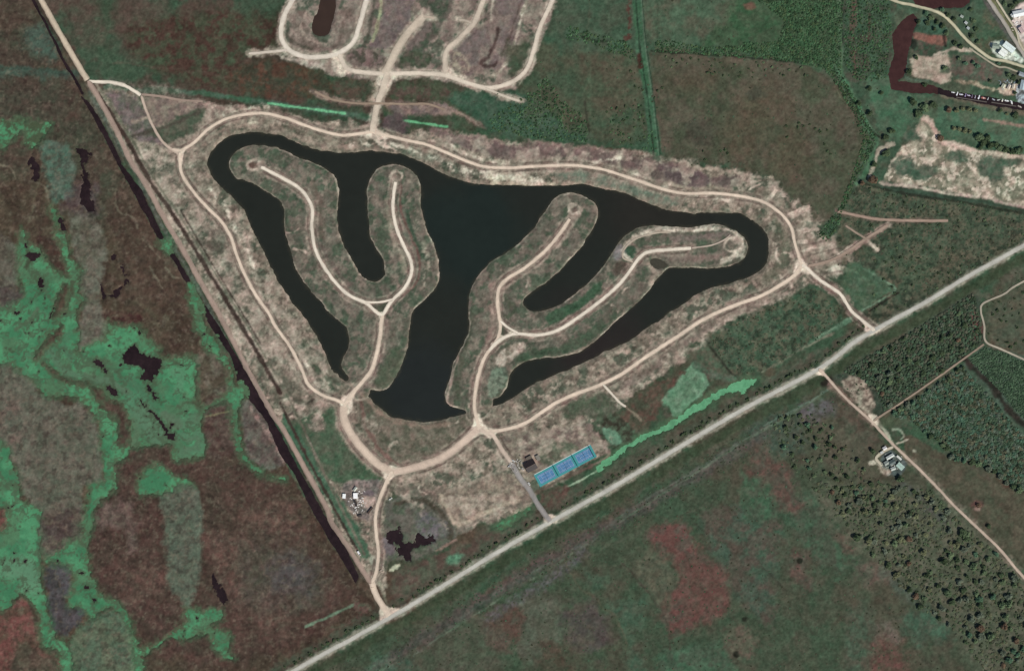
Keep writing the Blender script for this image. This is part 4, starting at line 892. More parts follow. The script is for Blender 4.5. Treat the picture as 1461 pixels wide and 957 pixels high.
_m = np.log(np.maximum(col, .004))
_bl = blur(blur(_m, 7), 7)
_in = sst(0, 60, np.minimum(np.minimum(X + 40, W + 40 - X), np.minimum(Y + 40, H + 40 - Y)))[..., None]
col = np.exp(_m + np.clip(_m - _bl, -.6, .6) * .42 * (_in > .01))

_out = np.maximum(np.maximum(-X, X - W), np.maximum(-Y, Y - H))
_k = sst(60, 260, _out)[..., None]
_big = colour_field(((66, 78, 58), (80, 72, 58), 260, .2), X, Y)
col = col * (1 - _k) + _big * _k
# --- fine mottling of all cover: tufts, dead growth, litter
_k0 = _k.copy()
_lum = col @ np.array([.25, .6, .15])
_k = sst(.10, .22, _lum)[..., None]
col = col * (1 + _k * np.array([.07, .09, .05]))
col = _lum[..., None] + (col - _lum[..., None]) * .82
for _s, _a, _sd in ((2.9, .44, 811), (6.5, .28, 812), (15, .17, 813)):
    col *= 1 + ((fbm(X, Y, _s, _sd, 3, .7) - .5) * _a * 2)[..., None] * (1 - _k0)
_h = (fbm(X, Y, 9, 815, 4, .65) - .5)[..., None] * .34
col *= 1 + _h * (1 - _k0) * np.array([.7, -.45, -.15])


# ------------------------------------------------------------------ terrain height
Z = 1.2 + 0.5 * (fbm(X, Y, 120, 501, 3) - .5)
D_LAKE = np.full(X.shape, 60.0)
sl = box(LAKE, 40)
_x, _y = X[sl] + WX[sl] * 5 + RAG[sl] * 2.5, Y[sl] + WY[sl] * 5 - RAG[sl] * 2.5
D_LAKE[sl] = np.maximum(sdf(_x, _y, LAKE), np.maximum(-sdf(_x, _y, PEN_W), -sdf(_x, _y, PEN_E)))


def carve(d, sl, slope, depth):
    Z[sl] = np.minimum(Z[sl], np.clip(d * slope, -depth, 30))


carve(D_LAKE, (slice(None), slice(None)), 0.28, 2.5)
d_levee = {}


def ridge(pts, w, h):
    pts = smooth(pts, False, 3)
    sl = box(pts, w + 25)
    d = seg_dist(X[sl], Y[sl], pts, False)
    Z[sl] += h * sst(w / 2 + 5, w / 2, d)


ridge(ROADS[1][3] + ROADS[2][3][1:], 9, 1.6)
ridge(ROADS[0][3], 9, 0.9)
wat = {}


def dig(name, pts, slope=.5, depth=1.6, warp=3, sm=False, line=None, rag=5):
    p = smooth(pts, not line, 3) if (sm or line) else np.asarray(pts)
    sl = box(p, 12)
    x, y = X[sl] + WX[sl] * warp * 2, Y[sl] + WY[sl] * warp * 2
    d = (seg_dist(x, y, p, False) - line) if line else sdf(x, y, p)
    d = d + RAG[sl] * (2.5 if line else rag)
    carve(d, sl, slope, depth)
    wat.setdefault(name, []).append((p, line))


dig('levee_canal', CANAL_W, .6, 2, 1.6, rag=3.2)
dig('levee_canal', CANAL_NW, .6, 2, 1.5, line=1.9)
dig('boat_canal', CANAL_NE, .5, 2, 1.2)
dig('boat_canal', CANAL_N, .5, 2, 1.2)
dig('pond', POND_N, .5, 2, 1.2, True)
dig('yard_pond', POND_S, .8, 2, 8, rag=22)
dig('reed_pond', POND_PEN, .5, 2, 1, True)
D_ALG = np.full(X.shape, 60.0)
D_POOL = np.full(X.shape, 60.0)
for p in ALG + ALG2:
    p = smooth(p, True, 3)
    sl = box(p, 30)
    D_ALG[sl] = np.minimum(D_ALG[sl], sdf(X[sl] + WX[sl] * 9, Y[sl] + WY[sl] * 9, p))
for p in ISLE:
    p = smooth(p, True, 3)
    sl = box(p, 12)
    D_ALG[sl] = np.maximum(D_ALG[sl], -sdf(X[sl] + WX[sl] * 9, Y[sl] + WY[sl] * 9, p))
for p in POOL:
    p = smooth(p, True, 3)
    sl = box(p, 12)
    D_POOL[sl] = np.minimum(D_POOL[sl], sdf(X[sl] + WX[sl] * 12, Y[sl] + WY[sl] * 12, p))
_rag = (fbm(X, Y, 5, 71, 3, .7) - .5)
D_ALG += np.where(X < 430, _rag * 11 + 1.2, _rag * 7 + .3)
D_POOL += _rag * 13 + .6
_sp = fbm(X, Y, 9, 77, 3, .6)
D_POOL = np.where((X < 340) & (Y > 330) & (D_ALG < 1), np.minimum(D_POOL, (.765 - _sp) * 60), D_POOL)
carve(D_ALG, (slice(None), slice(None)), .3, 1.0)
carve(D_POOL, (slice(None), slice(None)), .4, 1.2)


def zat(x, y):
    i = np.clip(np.searchsorted(gx, x) - 1, 0, NXG - 2)
    j = np.clip(np.searchsorted(gy, y) - 1, 0, NYG - 2)
    u = (x - gx[i]) / (gx[i + 1] - gx[i])
    v = (y - gy[j]) / (gy[j + 1] - gy[j])
    return (Z[j, i] * (1 - u) + Z[j, i + 1] * u) * (1 - v) + (Z[j + 1, i] * (1 - u) + Z[j + 1, i + 1] * u) * v


def ground_at(x, y):
    i = np.clip(np.searchsorted(gx, x) - 1, 0, NXG - 2)
    j = np.clip(np.searchsorted(gy, y) - 1, 0, NYG - 2)
    return col[j, i]


# ------------------------------------------------------------------ materials
def mat(name, base=(.5, .5, .5), rough=.9, spec=.1, attr=None, noise=None, metallic=0, rand=0):
    """noise = list of (scale in 1/m, strength); rand = tint spread per object"""
    m = bpy.data.materials.new(name)
    m.use_nodes = True
    nt = m.node_tree
    b = nt.nodes['Principled BSDF']
    b.inputs['Roughness'].default_value = rough
    b.inputs['Specular IOR Level'].default_value = spec
    b.inputs['Metallic'].default_value = metallic
    if attr:
        n = nt.nodes.new('ShaderNodeAttribute')
        n.attribute_name = attr
        out = n.outputs['Color']
    else:
        n = nt.nodes.new('ShaderNodeRGB')
        n.outputs[0].default_value = (*base, 1)
        out = n.outputs[0]
    if noise:
        g = nt.nodes.new('ShaderNodeNewGeometry')
        for sc, st in noise:
            t = nt.nodes.new('ShaderNodeTexNoise')
            t.inputs['Scale'].default_value = sc
            t.inputs['Detail'].default_value = 3
            nt.links.new(g.outputs['Position'], t.inputs['Vector'])
            r = nt.nodes.new('ShaderNodeMapRange')
            r.inputs['From Min'].default_value = .28
            r.inputs['From Max'].default_value = .72
            r.inputs['To Min'].default_value = 1 - st
            r.inputs['To Max'].default_value = 1 + st
            nt.links.new(t.outputs['Fac'], r.inputs['Value'])
            v = nt.nodes.new('ShaderNodeVectorMath')
            v.operation = 'SCALE'
            nt.links.new(out, v.inputs[0])
            nt.links.new(r.outputs['Result'], v.inputs['Scale'])
            out = v.outputs[0]
    if rand:
        oi = nt.nodes.new('ShaderNodeObjectInfo')
        hs = nt.nodes.new('ShaderNodeHueSaturation')
        for key, k, off in (('Value', rand, 1), ('Hue', rand * .035, .5)):
            r = nt.nodes.new('ShaderNodeMapRange')
            r.inputs['To Min'].default_value = off - k
            r.inputs['To Max'].default_value = off + k
            if key == 'Hue':
                w = nt.nodes.new('ShaderNodeTexWhiteNoise')
                w.noise_dimensions = '1D'
                nt.links.new(oi.outputs['Random'], w.inputs['W'])
                nt.links.new(w.outputs['Value'], r.inputs['Value'])
            else:
                nt.links.new(oi.outputs['Random'], r.inputs['Value'])
            nt.links.new(r.outputs['Result'], hs.inputs[key])
        nt.links.new(out, hs.inputs['Color'])
        out = hs.outputs[0]
    nt.links.new(out, b.inputs['Base Color'])
    return m


def np_mesh(name, verts, faces, material, color=None, parent=None, smooth_shade=False):
    """verts (n,3), faces (m,4) or (m,3) index array"""
    me = bpy.data.meshes.new(name)
    verts = np.asarray(verts, np.float32)
    faces = np.asarray(faces, np.int32)
    k = faces.shape[1]
    me.vertices.add(len(verts))
    me.vertices.foreach_set('co', verts.ravel())
    me.loops.add(faces.size)
    me.loops.foreach_set('vertex_index', faces.ravel())
    me.polygons.add(len(faces))
    me.polygons.foreach_set('loop_start', np.arange(0, faces.size, k, dtype=np.int32))
    me.polygons.foreach_set('loop_total', np.full(len(faces), k, np.int32))
    if smooth_shade:
        me.polygons.foreach_set('use_smooth', np.ones(len(faces), bool))
    me.update(calc_edges=True)
    if color is not None:
        a = me.attributes.new('cover', 'FLOAT_COLOR', 'POINT')
        rgba = np.ones((len(verts), 4), np.float32)
        rgba[:, :3] = color
        a.data.foreach_set('color', rgba.ravel())
    me.materials.append(material)
    o = bpy.data.objects.new(name, me)
    COL.objects.link(o)
    if parent: o.parent = parent
    return o


def tag(o, label=None, cat=None, group=None, kind=None):
    if label: o['label'] = label
    if cat: o['category'] = cat
    if group: o['group'] = group
    if kind: o['kind'] = kind
    return o


def empty(name, x, y, z=0, rz=0):
    o = bpy.data.objects.new(name, None)
    COL.objects.link(o)
    o.location = P(x, y, z)
    o.rotation_euler = (0, 0, rz)
    return o


# ------------------------------------------------------------------ ground sheet
_g = (sst(9, 0, D_ALG + RAG * 12) * .5)[..., None]
col = col * (1 - _g) + C(72, 104, 76) * _g
idx = np.arange(NXG * NYG).reshape(NYG, NXG)
F = np.stack([idx[1:, :-1], idx[1:, 1:], idx[:-1, 1:], idx[:-1, :-1]], -1).reshape(-1, 4)
V = np.stack([X - W / 2, H / 2 - Y, Z], -1).reshape(-1, 3)
M_ground = mat('ground_cover', attr='cover', rough=1, spec=.03, noise=[(.22, .10), (.75, .10)])
g = np_mesh('ground', V, F, M_ground, np.clip(col, .004, .9).reshape(-1, 3), smooth_shade=True)
tag(g, 'mixed marsh, scrub and bare earth ground', 'ground', kind='structure')


# ------------------------------------------------------------------ water sheets
def sheet(name, mask, xs, ys, z, material, color=None):
    nx = len(xs)
    ii = np.arange(nx * len(ys)).reshape(len(ys), nx)
    m = mask[:-1, :-1] | mask[1:, :-1] | mask[:-1, 1:] | mask[1:, 1:]
    f = np.stack([ii[1:, :-1], ii[1:, 1:], ii[:-1, 1:], ii[:-1, :-1]], -1)[m]
    xx, yy = np.meshgrid(xs, ys)
    v = np.stack([xx - W / 2, H / 2 - yy, np.full(xx.shape, z)], -1).reshape(-1, 3)
    u, inv = np.unique(f, return_inverse=True)
    return np_mesh(name, v[u], inv.reshape(-1, 4), material, None if color is None else color.reshape(-1, 3)[u])


M_lake = mat('lake_water', attr='cover', rough=.12, spec=.2, noise=[(.02, .07), (.09, .05)])
M_wine = mat('canal_water', C(41, 30, 31), .12, .3, noise=[(.03, .3), (.15, .25), (.5, .15)])
M_brown = mat('brown_water', C(66, 43, 40), .15, .3, noise=[(.03, .18), (.12, .14), (.4, .1)])
M_pondn = mat('pond_water', C(60, 47, 40), .15, .3, noise=[(.05, .1)])
M_alga = mat('duckweed', attr='cover', rough=.9, spec=.1, noise=[(.25, .06), (.7, .07)])
def _mix(a, w, cc):
    w = w[..., None]
    return a * (1 - w) + C(*cc) * w


_lk = np.broadcast_to(C(37, 40, 35), X.shape + (3,))
_n = (fbm(X, Y, 60, 341, 3) - .5) * 90
_lk = _mix(_lk, sst(110, 30, np.hypot((X - 665) * .8, Y - 330) + _n), (33, 41, 37))
_lk = _mix(_lk, sst(90, 30, np.hypot(X - 610, Y - 560) + _n), (37, 41, 39))
_lk = _mix(_lk, sst(120, 30, np.hypot(X - 930, (Y - 300) * 1.4) + _n), (41, 40, 35))
_lk = _mix(_lk, sst(90, 30, np.hypot(X - 850, Y - 490) + _n), (43, 39, 36))
_lk = _mix(_lk, sst(-3.5, 1, D_LAKE + _rag * 5) * .6, (62, 60, 48))
tag(sheet('lake', D_LAKE[::2, ::2] < 6, gx[::2], gy[::2], 0, M_lake, _lk[::2, ::2]), 'dark still water of the branching man-made lake', 'lake', kind='structure')
for nm, mt, lab in (('levee_canal', M_wine, 'dark narrow canal along the west foot of the levee'), ('boat_canal', M_brown, 'red-brown canal bending round the sandy lot'), ('pond', M_pondn, 'small brown pond'), ('reed_pond', mat('reed_water', C(66, 64, 54), .3, .2, noise=[(.3, .15)]), 'small murky pool on the eastern peninsula'), ('yard_pond', M_wine, 'ragged blackish pond in the overgrown lot beside the dirt road')):
    dd = np.full(X.shape, 60.)
    for p, ln in wat[nm]:
        sl = box(p, 14)
        dd[sl] = np.minimum(dd[sl], (seg_dist(X[sl], Y[sl], p, False) - ln) if ln else sdf(X[sl], Y[sl], p))
    if nm == 'boat_canal':
        tag(sheet('mooring_water', (dd < 5) & (X > 1338) & (Y > 110), gx, gy, 0.006, M_wine), 'blackish east arm of the boat canal', 'water', kind='structure')
        dd = np.where((X > 1339.4) & (Y > 110), 60, dd)
    tag(sheet(nm + '_water', dd < (1.5 if nm == 'reed_pond' else 5), gx, gy, 0.009 if nm == 'reed_pond' else 0.0, mt), lab, 'water', kind='structure')
_a = fbm(X, Y, 26, 301, 5, .62)[..., None]
_b = fbm(X + WX * 30, Y + WY * 30, 11, 311, 5, .65)[..., None]
weed = C(64, 118, 84) * (1 - sst(.35, .65, _a)) + C(80, 141, 101) * sst(.35, .65, _a)
_e = fbm(X, Y, 34, 331, 4, .6)[..., None]
weed = weed + (C(84, 106, 80) - weed) * sst(.52, .64, _e) * .55 * sst(845, 830, X)[..., None]
weed = weed + (C(78, 88, 66) - weed) * sst(-6, 1, D_ALG + _rag * 14)[..., None] * .75 * sst(845, 830, X)[..., None]
weed = weed + (C(80, 112, 86) - weed) * sst(.60, .70, _b) * .5
for _pts, _w, _c, _o in ((T(0, 2, (690, 480), (720, 560), (700, 620)), 16, (88, 108, 84), .8), (T(0, 2, (860, 480), (900, 520), (930, 530)), 12, (92, 104, 84), .8), (T(0, 2, (960, 610), (1020, 600), (1030, 650), (970, 660)), 7, (86, 102, 80), .8), (T(0, 2, (620, 250), (560, 240), (490, 200), (430, 170)), 4, (66, 92, 70), .7), (T(0, 2, (450, 270), (520, 300), (600, 320), (660, 370)), 7, (92, 108, 86), .8), (T(0, 2, (240, 100), (210, 170), (190, 200)), 6, (76, 70, 54), .9), (T(0, 2, (230, 215), (300, 275), (370, 310), (460, 320)), 6, (74, 68, 54), .95), (T(0, 1, (120, 400), (150, 470), (140, 560)), 5, (62, 60, 48), .8), (T(0, 1, (380, 640), (370, 700), (330, 780)), 6, (70, 66, 52), .8), (T(0, 2, (820, 240), (870, 220), (930, 200)), 5, (64, 62, 48), .8), (T(0, 2, (980, 420), (1040, 430), (1050, 460)), 5, (66, 70, 54), .8),
                       (T(0, 2, (270, 150), (330, 240), (450, 285), (560, 310), (640, 350), (680, 400)), 9, (84, 112, 88), .8), (T(0, 2, (250, 190), (300, 260), (420, 300), (520, 320)), 4, (70, 84, 66), .7),
                       (T(0, 2, (640, 290), (700, 330), (760, 380), (800, 450)), 12, (74, 108, 82), .7), (T(0, 2, (700, 420), (780, 520), (850, 600)), 30, (80, 124, 94), .9), (T(0, 2, (740, 470), (830, 590)), 26, (92, 112, 90), .5),
                       (T(0, 2, (930, 600), (1050, 590), (1040, 650), (950, 680)), 14, (84, 116, 90), .7), (T(0, 2, (860, 480), (940, 530), (1020, 500)), 14, (86, 112, 88), .7), (T(0, 1, (90, 880), (150, 830), (200, 770)), 7, (84, 100, 78), .8),
                       (T(0, 2, (340, 130), (370, 180)), 10, (74, 104, 80), .8), (T(0, 3, (60, 420), (130, 420), (160, 500)), 30, (96, 132, 104), .7), (T(0, 3, (200, 260), (220, 400), (230, 560)), 5, (70, 96, 74), .7), (T(0, 2, (900, 260), (950, 250), (930, 340)), 12, (88, 128, 98), .6)):
    _p = smooth(_pts, False, 3)
    _s = box(_p, 30)
    _d = seg_dist(X[_s] + WX[_s] * 12, Y[_s] + WY[_s] * 12, _p, False) - _w / 2 + RAG[_s] * 6
    _t = (sst(_w / 5 + 1, -_w / 5 - 1, _d) * _o)[..., None]
    weed[_s] = weed[_s] * (1 - _t) + C(*_c) * _t
_k = sst(835, 850, X)[..., None] * sst(690, 680, Y)[..., None]
_u = fbm(X, Y, 7, 371, 4, .7)[..., None]
_k = _k * (.55 + .45 * sst(.36, .56, _u))
weed = weed * (1 - _k) + C(100, 160, 119) * _k
weed = weed + (C(66, 70, 54) - weed) * (sst(5, 0, D_POOL + _rag * 6) * .65)[..., None]
_f = fbm(X * .6 + Y * .5 + WX * 40, Y * 1.1 - X * .5 + WY * 40, 9, 351, 5, .68)[..., None]
weed = weed + (C(74, 92, 70) - weed) * sst(.54, .64, _f) * .8 * sst(845, 830, X)[..., None]
_q = fbm(X, Y, 12, 361, 5, .68)[..., None] * sst(110, 80, X)[..., None] * sst(230, 215, Y)[..., None]
weed = weed + (C(70, 78, 58) - weed) * sst(.47, .56, _q) * .85
weed = weed * (1 + (fbm(X, Y, 4, 321, 3, .7)[..., None] - .5) * .3)
marsh = (D_POOL < 4)
tag(sheet('marsh_water', marsh, gx, gy, -0.12, M_wine), 'dark open pools in the western marsh', 'water', kind='structure')
tag(sheet('floating_weed', (D_ALG < 4) & ~(D_POOL < 0), gx, gy, 0.04, M_alga, weed), 'bright green duckweed covering the marsh channels', 'duckweed', kind='stuff')


# ------------------------------------------------------------------ roads
ROADM = {}


def road(i, name, w, c, pts):
    n_ = smooth(pts, False, 6)
    seg = np.r_[0, np.cumsum(np.hypot(*np.diff(n_, axis=0).T))]
    s = np.arange(0, seg[-1], 2.2)
    p = np.stack([np.interp(s, seg, n_[:, k]) for k in (0, 1)], -1)
    t = np.gradient(p, axis=0)
    t /= np.hypot(t[:, 0], t[:, 1])[:, None] + 1e-9
    nrm = np.stack([-t[:, 1], t[:, 0]], -1)
    q = np.array([-1, -.72, -.3, .3, .72, 1.])
    v, cc = [], []
    base = C(*c)
    for k, u in enumerate(q):
        tap = np.clip(np.minimum(s + 1.2, seg[-1] - s + 1.2) / (w * .7), .25, 1) ** .6 if w < 9 else 1
        jit = (fbm(s, s * 0 + i * 31 + k * 5, 7, 900 + k, 3, .7) - .5) * (2.4 if abs(u) == 1 else .8 if abs(u) > .5 else .3) * min(1, w / 6)
        pp = p + nrm * (u * w * .46 * tap + jit)[:, None]
        zz = np.maximum(zat(pp[:, 0], pp[:, 1]), .25) + (.34 if name == 'levee_road' else .12) + .012 * i
        v.append(np.stack([pp[:, 0] - W / 2, H / 2 - pp[:, 1], zz], -1))
        e = {1: .85, .72: .97, .3: 1.03}[abs(u)]
        wear = 1 + (fbm(s, s * 0 + i * 13 + k * 3.1, 16, 930, 4, .75) - .5) * .55
        gcol = ground_at(pp[:, 0], pp[:, 1])
        k_ = {1: .62, .72: .22, .3: 0.}[abs(u)]
        cc.append(base[None] * e * wear[:, None] * (1 - k_) + gcol * k_)
    m = len(q)
    n = len(s)
    V_ = np.stack(v, 1).reshape(-1, 3)
    C_ = np.stack(cc, 1).reshape(-1, 3)
    ii = np.arange(n * m).reshape(n, m)
    f = np.stack([ii[:-1, :-1], ii[:-1, 1:], ii[1:, 1:], ii[1:, :-1]], -1).reshape(-1, 4)
    f = f[:, ::-1] if nrm is None else f
    o = np_mesh(name, V_, f, M_road, C_, smooth_shade=True)
    tag(o, None, 'road', kind='structure')


M_road = mat('road_dirt', attr='cover', rough=1, spec=.05, noise=[(.35, .07), (1.1, .06)])
for i, (nm, w, c, pts) in enumerate(ROADS):
    road(i, nm, w, c, pts)

# ------------------------------------------------------------------ vegetation: meshes shared by many plants
rng = np.random.default_rng(5)


def leaf_quads(centres, normals, size, rg):
    n = len(centres)
    r = rg.normal(size=(n, 3))
    u = np.cross(normals, r)
    u /= np.linalg.norm(u, axis=1)[:, None] + 1e-9
    v = np.cross(normals, u)
    s = size[:, None]
    w = rg.uniform(.6, 1.1, (n, 1))
    q = np.stack([centres - u * s - v * s * w, centres + u * s - v * s * w * .8, centres + u * s * .8 + v * s * w, centres - u * s * .9 + v * s * w], 1)
    return q.reshape(-1, 3)


def crown_quads(rg, lobes=15, per=16, z0=.28, z1=1.0, size=(.13, .24)):
    """leaf clumps on the outside of uneven lobes, unit radius, height 0..1"""
    cs, ns, sz = [], [], []
    for i in range(lobes):
        a = rg.uniform(0, 2 * math.pi)
        d = rg.uniform(.0, .68) ** .8
        cz = z0 + (z1 - z0) * rg.uniform(.2, .75) * (1.05 - .5 * d)
        lr = rg.uniform(.22, .42)
        n = rg.normal(size=(per, 3))
        n[:, 2] = np.abs(n[:, 2]) * 1.1 - .35
        n /= np.linalg.norm(n, axis=1)[:, None]
        c = np.array([math.cos(a) * d, math.sin(a) * d, cz]) + n * np.array([lr, lr, lr * .55]) * rg.uniform(.75, 1.08, (per, 1))
        nn = n + rg.normal(size=n.shape) * .35
        nn[:, 2] += .95
        nn /= np.linalg.norm(nn, axis=1)[:, None]
        cs.append(c); ns.append(nn); sz.append(rg.uniform(size[0], size[1], per))
    return leaf_quads(np.vstack(cs), np.vstack(ns), np.concatenate(sz), rg)


def trunk_mesh(rg):
    v, f = [], []

    def tube(a, b, r0, r1, n=6):
        a, b = np.array(a, float), np.array(b, float)
        d = b - a
        x = np.cross(d, [0.3, 1, .1]); x /= np.linalg.norm(x)
        y = np.cross(d, x); y /= np.linalg.norm(y)
        k = len(v)
        for p, r in ((a, r0), (b, r1)):
            for i in range(n):
                t = 2 * math.pi * i / n
                v.append(p + (x * math.cos(t) + y * math.sin(t)) * r)
        for i in range(n):
            j = (i + 1) % n
            f.append((k + i, k + j, k + n + j, k + n + i))
    top = (rg.uniform(-.08, .08), rg.uniform(-.08, .08), .42)
    tube((0, 0, -.05), (top[0] * .5, top[1] * .5, .22), .10, .07)
    tube((top[0] * .5, top[1] * .5, .22), top, .07, .05)
    for i in range(5):
        a = i * 1.26 + rg.uniform(-.3, .3)
        tube(top if i % 2 else (top[0] * .8, top[1] * .8, .34), (math.cos(a) * .5, math.sin(a) * .5, rg.uniform(.55, .75)), .045, .015)
    return v, f


def quads_to_faces(v):
    return np.arange(len(v)).reshape(-1, 4)


FOLC = {'dark': (60, 72, 52), 'mid': (78, 92, 68), 'grey': (84, 92, 78), 'brown': (88, 74, 60), 'teal': (70, 94, 74), 'olive': (92, 96, 72)}
FOLM = {k: mat('foliage_' + k, C(*[min(255, x * 1.22) for x in c]), .95, .1, rand=.16, noise=[(.5, .15)]) for k, c in FOLC.items()}
M_bark = mat('bark', C(92, 78, 66), .95, .1)
_hid = []


def proto(name, v, f, m):
    o = np_mesh(name, v, f, m)
    COL.objects.unlink(o)
    return o.data


CROWNS = {k: [proto('crown', *(lambda q: (q, quads_to_faces(q)))(crown_quads(rng)), m) for _ in range(3)] for k, m in FOLM.items()}
TRUNKS = [proto('trunk', *trunk_mesh(rng), M_bark) for _ in range(3)]
BUSHES = {k: [proto('shrub', *(lambda q: (q, quads_to_faces(q)))(crown_quads(rng, 7, 12, .0, 1.0, (.18, .34))), m) for _ in range(3)] for k, m in FOLM.items()}
n_tree = n_shrub = 0


def tree(x, y, r, kind, label, group=None, h=None):
    global n_tree
    n_tree += 1
    h = h or r * random.uniform(1.15, 1.6)
    z = float(zat(np.float64(x), np.float64(y)))
    e = empty('tree', x, y, z, random.uniform(0, 6.28))
    e.scale = (r, r * random.uniform(.85, 1.1), h)
    c = bpy.data.objects.new('crown', random.choice(CROWNS[kind])); COL.objects.link(c); c.parent = e
    t = bpy.data.objects.new('trunk', random.choice(TRUNKS)); COL.objects.link(t); t.parent = e
    return tag(e, label, 'tree', group)


def shrub(x, y, r, kind, label, group, h=None):
    global n_shrub
    n_shrub += 1
    o = bpy.data.objects.new('shrub', random.choice(BUSHES[kind]))
    COL.objects.link(o)
    o.location = P(x, y, float(zat(np.float64(x), np.float64(y))))
    o.rotation_euler = (0, 0, random.uniform(0, 6.28))
    o.scale = (r, r * random.uniform(.75, 1.1), h or r * random.uniform(.9, 1.4))
    return tag(o, label, 'shrub', group)


def inside(pts, n, rmin, seed, tries=60, avoid=None):
    """n random spots inside an outline, at least rmin apart"""
    p = np.asarray(pts, float)
    rg = np.random.default_rng(seed)
    lo, hi = p.min(0), p.max(0)
    m = n * tries
    q = rg.uniform(lo, hi, (m, 2))
    q = q[sdf(q[:, 0], q[:, 1], p) < 0]
    if avoid is not None:
        q = q[avoid(q)]
    out = []
    cell = {}
    for x, y in q:
        if len(out) >= n: break
        k = (int(x // rmin), int(y // rmin))
        ok = True
        for i in (-1, 0, 1):
            for j in (-1, 0, 1):
                for (a, b) in cell.get((k[0] + i, k[1] + j), ()):
                    if (a - x) ** 2 + (b - y) ** 2 < rmin * rmin:
                        ok = False
        if ok:
            out.append((x, y)); cell.setdefault(k, []).append((x, y))
    return out


_rd = [(smooth(r[3], False, 3), r[1]) for r in ROADS]


def clear(q, gap=2.5):
    ok = np.ones(len(q), bool)
    for p, w in _rd:
        ok &= seg_dist(q[:, 0], q[:, 1], p, False) > w / 2 + gap
    return ok


# --- single trees that stand out
for x, y, r, k, lab in (
    (1301, 146, 6.5, 'dark', 'big dark tree at the west end of the clump south of the brown canal'),
    (1318, 154, 6.5, 'mid', 'broad green tree in the middle of the clump south of the brown canal'),
    (1331, 151, 5.5, 'dark', 'dark tree at the east end of the clump south of the brown canal'),
    (1310, 163, 6.0, 'dark', 'dark tree at the south foot of the clump below the brown canal'),
    (1352, 157, 5.0, 'brown', 'brownish tree heading the hedge south of the moored boats'),
    (1341, 197, 5.5, 'brown', 'rust-brown tree on the pale corner of the sandy waste ground'),
    (1244, 258, 7.0, 'brown', 'large rust-brown round tree at the west tip of the sandy waste ground'),
    (1229, 262, 4.0, 'brown', 'small brown tree beside the large rust-brown one'),
    (1263, 219, 6.0, 'dark', 'dark tree on the slope west of the sandy waste ground'),
    (1247, 235, 4.5, 'dark', 'low dark tree between the ditch and the sandy slope'),
    (1272, 187, 5.5, 'dark', 'dark tree west of the pale mound, northern of two'),
    (1263, 197, 4.5, 'dark', 'dark tree beside the ditch bend'),
    (1284, 683, 6.0, 'dark', 'dark tree standing alone below the southeast compound'),
    (1244, 643, 4.8, 'dark', 'dark tree west of the southeast compound drive'),
    (1296, 103, 4.5, 'dark', 'dark tree on the bank between brown canal and sandy lot'),
    (1347, 98, 3.6, 'mid', 'small green tree growing inside the sandy lot'),
    (1319, 121, 3.6, 'dark', 'small dark tree on the canal bank below the sandy lot'),
    (1448, 165, 5.2, 'dark', 'round dark tree on the grass below the east end of the canal'),
    (1426, 159, 4.2, 'dark', 'small dark tree on the grass just south of the boats'),
    (1307, 83, 4.0, 'dark', 'dark tree at the northwest corner of the sandy lot'),
    (1240, 127, 4.2, 'dark', 'dark tree on the north side of the long green meadow'),
    (1257, 134, 3.8, 'dark', 'small dark tree on the track north of the long green meadow'),
    (1225, 148, 4.0, 'dark', 'dark tree by the upper ditch bend'),
    (1240, 162, 5.0, 'dark', 'dark tree leaning over the middle of the ditch'),
    (1372, 760, 6.5, 'dark', 'largest dark tree in the southeast grove close to the pale track'),
    (1379, 768, 5.5, 'dark', 'second dark tree touching the largest one by the southeast track'),
    (1222, 766, 5.5, 'dark', 'tall dark tree at the red patch on the west rim of the southeast scrub'),
    (1410, 750, 3.6, 'dark', 'small dark tree on the field side of the southeast track'),
    (1395, 720, 4.0, 'brown', 'brown tree beside the bend of the southeast track'),
    (1246, 721, 4.2, 'dark', 'dark tree alone near the north end of the southeast scrub'),
    (1297, 732, 4.6, 'dark', 'dark oval tree in the east of the southeast scrub'),
    (1296, 769, 5.4, 'brown', 'dark brown tree in a gap of the southeast scrub'),
    (1428, 820, 4.2, 'dark', 'dark tree by the lower stretch of the southeast track'),
    (1403, 808, 3.8, 'dark', 'dark tree on the green strip beside the southeast track'),
):
    tree(x, y, r, k, lab)
for x, y, r in ((1364, 158, 4), (1373, 156, 3.6), (1382, 157, 4), (1391, 158, 3.2), (1360, 184, 3.4), (1368, 185, 3.6), (1376, 187, 3.8), (1383, 188, 3), (1436, 163, 2.6)):
    tree(x, y, r, 'olive', 'low rounded tree in the hedges on the grass south of the boats', 'hedge trees south of the boats')
for x, y, r in ((1396, 197, 6), (1402, 204, 6), (1408, 198, 5), (1412, 208, 5.5), (1420, 207, 4.5), (1426, 212, 4.5), (1434, 214, 5), (1442, 217, 5), (1450, 216, 5), (1398, 210, 4.5), (1456, 214, 4)):
    tree(x, y, r, random.choice(['dark', 'dark', 'mid']), 'dark tree in the row along the top of the sandy waste ground', 'trees above the sandy waste ground')
